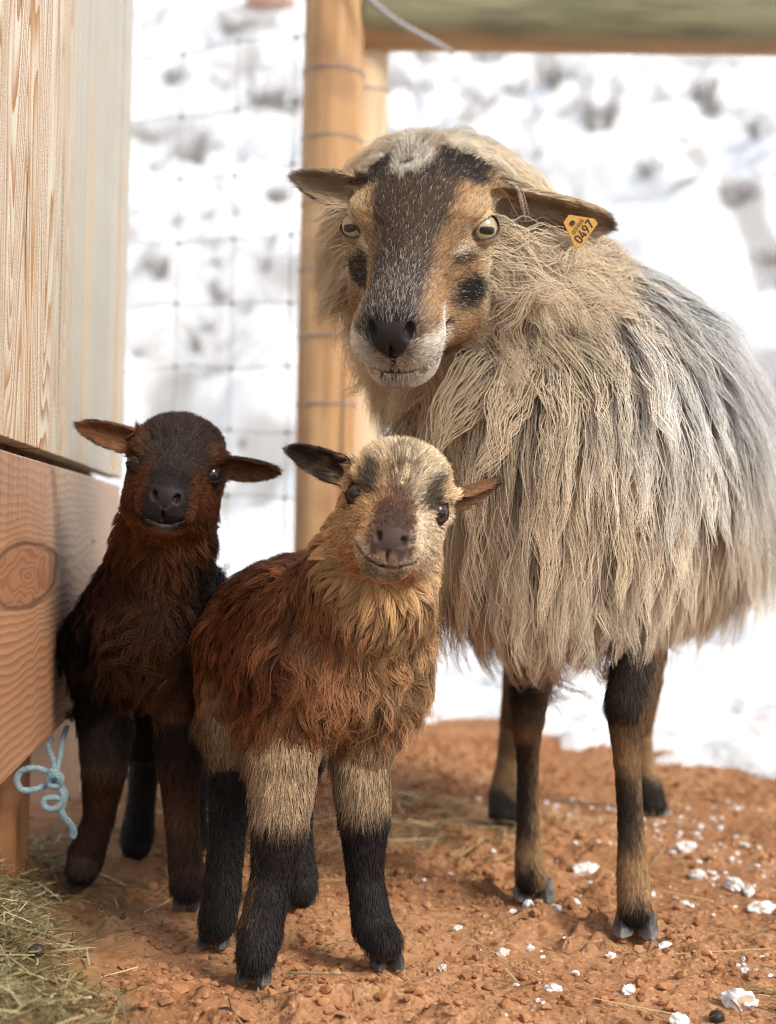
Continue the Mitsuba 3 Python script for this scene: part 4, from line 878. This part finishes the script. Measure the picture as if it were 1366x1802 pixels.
LB = [[(V(-0.2988,1.6200,0.2670), .044), (V(-0.2988,1.6200,0.1936), .029), (V(-0.2970,1.6080,0.1405), .0218), (V(-0.3077,1.6400,0.0795), .0160), (V(-0.3233,1.6550,0.0358), .0190), (V(-0.3253,1.6450,0.0211), .0175)],
      [(V(-0.2132,1.6000,0.2645), .042), (V(-0.2156,1.5850,0.1998), .026), (V(-0.2110,1.5650,0.1492), .0200), (V(-0.2080,1.5700,0.0952), .0165), (V(-0.2020,1.5700,0.0421), .0170), (V(-0.1988,1.5580,0.0255), .0172)],
      [(V(-0.2920,1.8500,0.2423), .055), (V(-0.2884,1.8300,0.1679), .028), (V(-0.2933,1.8600,0.1150), .019), (V(-0.2931,1.8400,0.0694), .0155), (V(-0.2950,1.8280,0.0301), .0180), (V(-0.2954,1.8200,0.0145), .0195)],
      [(V(-0.2338,1.8600,0.2428), .055), (V(-0.2295,1.8400,0.1680), .028), (V(-0.2341,1.8700,0.1148), .019), (V(-0.2318,1.8500,0.0690), .0155), (V(-0.2309,1.8400,0.0292), .0180), (V(-0.2300,1.8350,0.0163), .0195)]]
FB = [V(-0.3313,1.6712,0.0000), V(-0.2027,1.5917,0.0000), V(-0.2988,1.8427,0.0000), V(-0.2336,1.8661,0.0000)]
def face_b(q, n, p):
    x, y, z = q.T; nz = vfbm(p * 140, 2, 91); x = x + .004 * (nz - .5); y = y + .006 * (vfbm(p * 110, 2, 92) - .5)
    c = np.tile(V(.080, .028, .012), (len(q), 1)); c = cmix(c, V(.125, .047, .018), smn(.5, .75, nz))
    c = cmix(c, V(.036, .024, .019), smn(.004, .016, z + .3 * y) * smn(.034, .024, np.abs(x)))
    c = cmix(c, V(.05, .034, .027), smn(.55, .75, vfbm(p * 220, 2, 93)) * smn(.01, .02, z) * .8)
    c = cmix(c, V(.030, .022, .019), smn(.016, .010, np.abs(x)) * smn(.005, .02, y))
    c = cmix(c, V(.014, .011, .012), smn(.021, .015, np.abs(x) - .12 * np.maximum(-z - .02, 0)) * smn(.034, .046, y) * smn(-.042, -.037, z))
    c = cmix(c, V(.018, .014, .016), smn(.058, .064, y) * smn(.0150, .0128, np.abs(x)) * smn(-.0275, -.0245, z))
    c = cmix(c, V(.21, .085, .03), smn(-.041, -.047, z) * .7)
    for sx in (-1, 1):
        c = cmix(c, V(.17, .075, .032), smn(.008, .003, np.abs(np.linalg.norm(q - V(sx * .033, .004, .012), axis=1) - .008)) * (np.abs(x) < .03) * .7)
        c = cmix(c, V(.016, .011, .010), smn(.0150, .0128, np.linalg.norm(q - V(sx * .0330, .0062, 0), axis=1)))
    c = cmix(c, V(.16, .135, .125), smn(.0013, .0006, np.abs(np.abs(x) - .75 * np.maximum(z + .027, 0))) * smn(.058, .064, y) * smn(-.038, -.035, z) * smn(-.012, -.016, z) * .25)
    return cmix(c, V(.12, .10, .095), smn(.0020, .0010, np.abs(z + .0388 - .55 * x * x / .03)) * smn(.045, .055, y) * smn(.018, .012, np.abs(x)))
def body_b(p, n):
    a = vfbm(p * 14, 3, 94); N = len(p); c = np.tile(V(.010, .0075, .007), (N, 1)); c = cmix(c, V(.024, .014, .011), smn(.45, .7, a))
    x = p[:, 0] + .262 + .12 * (p[:, 2] - .36)
    fr = smn(.062, .030, np.abs(x + .022 * (a - .5) - .008)) * smn(1.66, 1.60, p[:, 1])
    c = cmix(c, V(.050, .019, .010), fr * smn(.24, .30, p[:, 2])); c = cmix(c, V(.15, .057, .021), fr * smn(.35, .42, p[:, 2] + .04 * (a - .5)) * .95)
    c = cmix(c, V(.115, .050, .023), fr * smn(.285, .255, p[:, 2] + .03 * (a - .5)) * .85)
    nk = smn(.115, .075, np.linalg.norm(p - HB.o, axis=1)); c = cmix(c, V(.115, .042, .016), nk)
    return cmix(c, V(.028, .02, .017), nk * smn(.0, .03, HB.loc(p)[:, 2]))
def leg_b(p):
    a = vfbm(p * 40, 3, 95); N = len(p); c = np.tile(V(.080, .034, .017), (N, 1)); c = cmix(c, V(.125, .058, .028), smn(.5, .75, a)); z = p[:, 2] + .05 * (a - .5)
    c = cmix(c, V(.016, .012, .011), smn(.11, .19, z) * .95); c = cmix(c, V(.045, .030, .025), smn(.12, .06, z) * .55)
    c = cmix(c, V(.016, .012, .011), (p[:, 1] > 1.72) * .9)
    return cmix(c, V(.015, .012, .012), smn(.032, .02, z))
def ear_b_col(x, y, ins, p, i):
    c = np.tile(V(.016, .011, .010), (len(x), 1)); nz = vfbm(p * 140, 2, 96); c = cmix(c, V(.17, .070, .030), ins * smn(1.02, .9, x)); c = cmix(c, V(.085, .035, .016), ins * smn(.45, .7, nz) * .8)
    return cmix(c, V(.30, .15, .07), ins * smn(.5, .8, vfbm(p * 90, 2, 97)) * smn(.6, .2, x) * .5)
LAMB2 = thing('lamb', 'dark brown and black lamb standing against the wooden wall at left', 'lamb')
lamb_b = Lamb(LAMB2, HB, EB, TB, LB, FB, face_b, body_b, leg_b, ear_b_col, [(-.1, -1), (.15, -1), (-.1, -1), (.1, -1)], .195, 22)
lamb_b.build(V(-.43, 1.38, -.02), V(-.06, 1.96, .54), dict(dens=170000, sw=20, flow=.9, dir=V(0, .1, 0), per=24, L0=.019, L1=.014, curl=.0045, freq=1.1, w=.0009,
    front=lambda p: smn(.40, .28, p[:, 2]), label='curly black and red-brown wool'), .0085, (.03, .014, .008))

# ------------------------------------------------------------------ small things: ear tag, twine, snow lumps, clods, hay
rng = np.random.default_rng(77)
scene['tag_plastic'] = {'type': 'principled', 'base_color': mikit.proc(lambda p, n, uv: mix((0.62, 0.36, 0.075), (0.46, 0.25, 0.055), fbm(p.x * 300, p.y * 300, p.z * 300, 3))), 'roughness': 0.45, 'specular': 0.4}
scene['tag_ink'] = {'type': 'principled', 'base_color': {'type': 'rgb', 'value': (0.025, 0.018, 0.012)}, 'roughness': 0.6}
from shapely.geometry import Polygon
ta, tb, tc = V(0.1622,1.4620,0.7120), V(0.1959,1.4640,0.7054), V(0.1810,1.4520,0.6821)
# the tag's own axes: along the print, up the print, out of the face
tx = nrm(V(0.1973,1.4550,0.7102) - V(0.1802,1.4550,0.6854)); tzn = V(-.05, -.95, -.30); tz = nrm(tzn - tx * (tzn @ tx)); ty = np.cross(tz, tx)
tcen = V(0.1767,1.4380,0.6952); TM = np.stack([tx, ty, tz], 1)
def on_tag(m, dx, dy, dz): v = (np.array(m.vertices) + V(dx, dy, dz)) * V(.9, .9, 1); return trimesh.Trimesh(tcen + v @ TM.T, m.faces, process=False)
pl = Polygon([(-.0150, -.0125), (.0150, -.0125), (.0165, -.0085), (.0040, .0150), (-.0040, .0150), (-.0165, -.0085)]).buffer(.0016)
TAG = thing('ear_tag', 'yellow plastic tag with black number 0497 in the right-hand ear of the ewe', 'ear tag')
add('panel', on_tag(trimesh.creation.extrude_polygon(pl, .0022, engine='earcut'), 0, 0, -.0011), 'tag_plastic', TAG, smooth=30)
m = meshkit.text_mesh('0497', .0095, .0006, True); w = m.bounds[1, 0]; m.apply_scale([.0265 / w, 1, 1]); add('number', on_tag(m, -.01325, -.0118, .0011), 'tag_ink', TAG)
m = meshkit.text_mesh('USSF0078', .0040, .0005); w = m.bounds[1, 0]; m.apply_scale([.0185 / w, 1, 1]); add('small_print', on_tag(m, -.00925, -.0005, .0011), 'tag_ink', TAG)
add('rivet', on_tag(trimesh.creation.cylinder(.0026, .003, sections=20), 0, .0085, .001), 'tag_ink', TAG, smooth=30)
m = trimesh.creation.icosphere(2, .004); add('stud', trimesh.Trimesh(np.array(m.vertices) + V(0.1752,1.4750,0.7234), m.faces, process=False), 'tag_plastic', TAG, smooth=True)

# blue twine
scene['twine_fibre'] = {'type': 'principled', 'base_color': mikit.proc(lambda p, n, uv: mix((0.20, 0.32, 0.38), (0.44, 0.56, 0.60), noise(p.x * 500 + p.z * 300, p.y * 400, p.z * 500))), 'roughness': 0.7, 'specular': 0.3}
TW = thing('twine', 'pale blue twine tied in a loose bow under the broad board at left', 'twine')
d0 = 1.585
def strand(pts, r, n=60):
    c = spline(pts, n); t = nrm(np.gradient(c, axis=0)); a = nrm(np.cross(t, V(0, 1, .1))); b = np.cross(t, a); th = np.linspace(0, n * .9, n)[:, None]; ms = []
    for k in range(3): ms.append(tube(c + r * .42 * (np.cos(th + k * 2.094) * a + np.sin(th + k * 2.094) * b), r * .47, 6))
    return trimesh.util.concatenate(ms)
add('loop', strand([V(-0.3458,1.5850,0.1322), V(-0.3635,1.5750,0.1430), V(-0.3794,1.5700,0.1375), V(-0.3772,1.5700,0.1221), V(-0.3613,1.5780,0.1211), V(-0.3463,1.5850,0.1286)], .0042), 'twine_fibre', TW, smooth=60)
add('hanger', strand([V(-0.3452,1.5850,0.1310), V(-0.3446,1.6000,0.1437), V(-0.3441,1.6100,0.1585), V(-0.3452,1.6250,0.1698), V(-0.3470,1.6500,0.1763)], .0036), 'twine_fibre', TW, smooth=60)
add('hanger', strand([V(-0.3476,1.5850,0.1322), V(-0.3501,1.6000,0.1478), V(-0.3575,1.6100,0.1582), V(-0.3585,1.6300,0.1664)], .0034), 'twine_fibre', TW, smooth=60)
add('knot', strand([V(-0.3502,1.5800,0.1365), V(-0.3401,1.5720,0.1392), V(-0.3358,1.5750,0.1305), V(-0.3421,1.5720,0.1249), V(-0.3489,1.5750,0.1290), V(-0.3416,1.5680,0.1375), V(-0.3369,1.5750,0.1257)], .0044), 'twine_fibre', TW, smooth=60)
add('loop', strand([V(-0.3428,1.5800,0.1271), V(-0.3343,1.5750,0.1175), V(-0.3352,1.5750,0.1068), V(-0.3446,1.5750,0.1006), V(-0.3530,1.5750,0.1040), V(-0.3520,1.5750,0.1111), V(-0.3401,1.5750,0.1126), V(-0.3339,1.5800,0.1071)], .0042), 'twine_fibre', TW, smooth=60)
add('tail', strand([V(-0.3411,1.5780,0.1239), V(-0.3329,1.5800,0.1131), V(-0.3360,1.5800,0.0975), V(-0.3284,1.5850,0.0848), V(-0.3255,1.5900,0.0683)], .0046), 'twine_fibre', TW, smooth=60)

# lumps of snow on the soil
scene['lump_snow'] = {'type': 'principled', 'base_color': mikit.proc(lambda p, n, uv: mix((0.84, 0.85, 0.87), (0.58, 0.42, 0.30), smoothstep(.56, .72, fbm(p.x * 130, p.y * 130, p.z * 130, 3)))), 'roughness': 0.75, 'specular': 0.2}
def gz_(x, y): return float(ground_z(np.array([x]), np.array([y]))[0])
def lump(x, y, r, flat, seed):
    m = trimesh.creation.icosphere(3, 1.0); v = np.array(m.vertices)
    v = v * (.55 + .75 * vfbm(v * 1.7 + seed * 3.1, 2, seed) + .35 * (vfbm(v * 5 + seed, 2, seed + 5) - .5))[:, None]
    a = seed * 2.4; R = np.array([[math.cos(a), -math.sin(a), 0], [math.sin(a), math.cos(a), 0], [0, 0, 1]])
    v = (v * V(1.15, .8, flat)) @ R.T * r
    return trimesh.Trimesh(v + V(x, y, gz_(x, y) + r * flat * .35), m.faces, process=False)
LUMPS = ((0.2448, 1.7940, 0.0175, 0.5, 'long flat white snow lump between the front legs of the ewe'), (0.3920, 1.9276, 0.0121, 0.8, 'snow lump farthest back on the soil right of the ewe legs'),
    (0.3763, 1.7810, 0.0106, 0.7, 'snow lump just right of the ewe nearer front hoof, upper one'), (0.4102, 1.7415, 0.0134, 0.8, 'big snow lump near the right edge, left of the largest pair'), (0.4235, 1.7256, 0.0078, 1, 'narrow upright snow lump squeezed between two bigger ones near the right edge'),
    (0.4279, 1.6729, 0.0163, 0.6, 'broad snow lump at the right edge of the picture'), (0.3159, 1.3160, 0.0138, 0.8, 'largest crusty snow lump in the lower right corner'), (0.3444, 1.4151, 0.0064, 0.8, 'small snow lump above the largest crusty one in the lower right'),
    (0.1580, 1.5917, 0.0072, 0.8, 'pointed snow lump directly below the ewe farther front hoof'), (0.1416, 1.5964, 0.0056, 0.7, 'small snow lump just left of the pointed one below the ewe hoof'), (0.2122, 1.6510, 0.0069, 0.7, 'small snow lump below the long flat one'),
    (0.1867, 1.5900, 0.0066, 0.7, 'snow lump right of the pointed one below the ewe hoof'), (0.2522, 1.2567, 0.0105, 0.7, 'wide snow lump cut by the bottom edge at right'), (0.2219, 1.3305, 0.0065, 1, 'upright snow lump below the ewe nearest hoof'),
    (0.1570, 1.3436, 0.0070, 0.7, 'snow lump in the middle of the bottom foreground'), (0.1429, 1.3194, 0.0046, 0.6, 'small snow lump left of and below the foreground one in the middle'), (0.0603, 1.4024, 0.0059, 0.6, 'flat snow lump right of the front hoof of the front lamb'),
    (0.0798, 1.5250, 0.0053, 0.6, 'small snow lump between the front lamb and the ewe'), (0.1200, 1.4416, 0.0055, 0.9, 'snow lump in the open soil between lamb and ewe hooves'), (0.1491, 1.4786, 0.0046, 0.8, 'little snow lump just above the open soil one'),
    (0.3203, 1.4597, 0.0056, 0.7, 'snow lump between the ewe nearest hoof and the right edge'), (0.2840, 1.4865, 0.0088, 0.5, 'flat dirty snow lump right in front of the ewe nearest hoof'), (0.2259, 1.4584, 0.0051, 0.9, 'small snow lump at the left of the ewe nearest hoof'),
    (0.0581, 1.9158, 0.0053, 0.8, 'tiny snow lump behind the front lamb beside the loose straw'))
for i, (x, y, r, fl, lab) in enumerate(LUMPS):
    k = thing('snow_lump', lab, 'snow lump', 'snow lumps on the soil')
    m = lump(x, y, r, fl, i + 3)
    scene[k] = mikit.ply(m, 'lump_snow', smooth=35)
def rocks(xy, size, seed, flat=.7, big=True):
    b = trimesh.creation.icosahedron() if big else trimesh.Trimesh([[1, 0, 0], [-1, 0, 0], [0, 1, 0], [0, -1, 0], [0, 0, 1], [0, 0, -1]], [[0, 2, 4], [2, 1, 4], [1, 3, 4], [3, 0, 4], [2, 0, 5], [1, 2, 5], [3, 1, 5], [0, 3, 5]], process=False); nv = len(b.vertices)
    r = np.random.default_rng(seed); N = len(xy)
    Q = np.linalg.qr(r.normal(size=(N, 3, 3)))[0]; bv = np.array(b.vertices)[None] * (.72 + .5 * r.random((N, nv, 1)))
    v = np.einsum('nij,nkj->nki', Q, bv) * size[:, None, None] * V(1, 1, flat)
    v = v + np.stack([xy[:, 0], xy[:, 1], ground_z(xy[:, 0], xy[:, 1]) + size * flat * .3], 1)[:, None]
    f = np.array(b.faces)[None] + (np.arange(N) * nv)[:, None, None]
    return trimesh.Trimesh(v.reshape(-1, 3), f.reshape(-1, 3), process=False)
def scatter(n, x0, x1, y0, y1, fn, rng):
    xy = rng.random((n, 2)) * V(x1 - x0, y1 - y0) + V(x0, y0); xy[:, 1] = y0 + (xy[:, 1] - y0) ** 1.0
    return xy[rng.random(n) < fn(xy)]
def c3(xy, f, s): return vfbm(np.stack([xy[:, 0] * f, xy[:, 1] * f, xy[:, 0] * 0], 1), 3, s)
xy = scatter(44000, -.35, .75, 1.02, 3.0, lambda q: smn(.35, .62, c3(q, 6, 101)) * .75 + .12, rng); xy = xy[(xy[:, 0] > wallx(xy[:, 1]) + .1)]
sz = .0009 + .0060 * rng.random(len(xy)) ** 5
scene['clod'] = {'type': 'principled', 'base_color': mikit.proc(lambda p, n, uv: mix((0.24, 0.095, 0.042), (0.56, 0.30, 0.16), cell_mix(p))), 'roughness': 0.95, 'specular': 0.1}
def cell_mix(p): return noise(p.x * 70, p.y * 70, p.z * 70)
k = add('soil_crumbs', trimesh.util.concatenate([rocks(xy[sz > .0026], sz[sz > .0026], 5), rocks(xy[sz <= .0026], sz[sz <= .0026], 6, .8, False)]), 'clod', smooth=40, kind='stuff', label='crumbly red soil clods'); labels[k].update(category='soil')
xy = scatter(2800, .02, .62, 1.08, 2.3, lambda q: smn(.50, .72, c3(q, 7, 103)) * smn(-.02, .25, q[:, 0]) * .8, rng)
m = rocks(xy, .0012 + .0045 * rng.random(len(xy)) ** 2.5, 6)
k = add('snow_crumbs', m, 'lump_snow', kind='stuff', label='small crumbs of snow scattered over the soil'); labels[k].update(category='snow')
# hay and loose straw
def straws(xy, z, Lr, Wr, cols, rng, tilt, seed):
    N = len(xy); th = rng.random(N) * 6.283; el = (rng.random(N) - .4) * tilt
    t = np.stack([np.cos(th) * np.cos(el), np.sin(th) * np.cos(el), np.sin(el)], 1); n = nrm(V(0, 0, 1) + (rng.random((N, 3)) - .5) * .8); n = nrm(n - t * (n * t).sum(1, keepdims=True))
    L = Lr[0] + (Lr[1] - Lr[0]) * rng.random(N) ** 1.8
    p = np.stack([xy[:, 0], xy[:, 1], z + L * .3 * np.abs(np.sin(el)) + .001], 1) - t * (L / 2)[:, None]
    c = cols[rng.integers(len(cols), size=N)] * (.35 + .95 * rng.random((N, 1)))
    return hair(p, n, t, L, Wr[0] + (Wr[1] - Wr[0]) * rng.random(N), c, rng, segs=3, lift=.0, curl=.004 * rng.random(N), freq=.5, twist=.8, tip=.3)
HAYC = np.array([[.33, .265, .135], [.22, .185, .085], [.42, .35, .19], [.17, .12, .06], [.52, .44, .26]])
xy = scatter(26000, -.46, -.02, 1.02, 2.0, lambda q: hay_mask(q[:, 0], q[:, 1]) ** .8 * .95, rng)
z = ground_z(xy[:, 0], xy[:, 1]) + .016 * rng.random(len(xy)) * hay_mask(xy[:, 0], xy[:, 1])
k = add_hair('hay', [straws(xy, z, (.010, .055), (.0008, .0022), HAYC, rng, .7, 1)], 'fur', None); labels[k].update(label='loose greenish hay heaped along the foot of the shed wall', category='hay')
def sparse(q):
    a = c3(q, 5, 107); b = smn(.32, .0, q[:, 0] - wallx(q[:, 1])) * .28
    mid = smn(.14, .02, np.hypot((q[:, 0] - .05) / 1.6, (q[:, 1] - 2.08) / 2.2)) * .9
    right = smn(.10, .03, np.hypot(q[:, 0] - .40, (q[:, 1] - 1.30) * .6)) * .9
    back = smn(.35, .1, np.abs(q[:, 1] - 2.05)) * smn(.35, .0, np.abs(q[:, 0] + .12)) * .30
    return np.clip(np.maximum.reduce([b * smn(.35, .6, a) * 1.6, mid, right, back * smn(.4, .6, a)]) + .03, 0, 1)
xy = scatter(16000, -.44, .72, 1.02, 2.7, sparse, rng)
STC = np.array([[.62, .49, .28], [.48, .36, .19], [.30, .24, .10], [.22, .13, .06]])
xl = V(.06, 2.12) + rng.normal(size=(150, 2)) * V(.075, .12); xl2 = rng.random((60, 2)) * V(.9, 1.1) + V(-.3, 1.1); xl = np.vstack([xl, xl2])
k = add_hair('straw', [straws(xl, ground_z(xl[:, 0], xl[:, 1]) + .004, (.05, .15), (.0012, .0026), STC[:2], rng, .25, 3), straws(xy, ground_z(xy[:, 0], xy[:, 1]) + .002, (.008, .075), (.0007, .0019), STC, rng, .35, 2)], 'fur', None); labels[k].update(label='loose straw stalks scattered on the red soil', category='straw')
# droppings
scene['dung'] = {'type': 'principled', 'base_color': mikit.proc(lambda p, n, uv: mix((0.018, 0.016, 0.013), (0.05, 0.042, 0.03), noise(p.x * 400, p.y * 400, p.z * 400))), 'roughness': 0.5, 'specular': 0.4}
for (x, y, r, lab) in ((-0.2858, 1.2598, .0062, 'shiny dark round dropping on the hay in the lower left corner'), (-0.1246, 1.2329, .0075, 'dark clump of dung near the bottom edge below the front lamb'), (0.2884, 1.2768, .006, 'dark dropping beside the largest snow lump in the lower right')):
    k = thing('dropping', lab, 'dropping'); m = trimesh.creation.icosphere(3, r); v = np.array(m.vertices) * V(1.15, .95, .9); v = v * (.9 + .2 * vfbm(v * 300, 2))[:, None]
    scene[k] = mikit.ply(trimesh.Trimesh(v + V(x, y, gz_(x, y) + r * .9 + (.012 if x < -.3 else 0)), m.faces, process=False), 'dung', smooth=True)

for _k in list(scene):
    if isinstance(scene[_k], dict) and scene[_k].get('type') == 'ply' and _k not in labels and '__' not in _k: labels[_k] = {'label': _k.replace('_', ' ')}
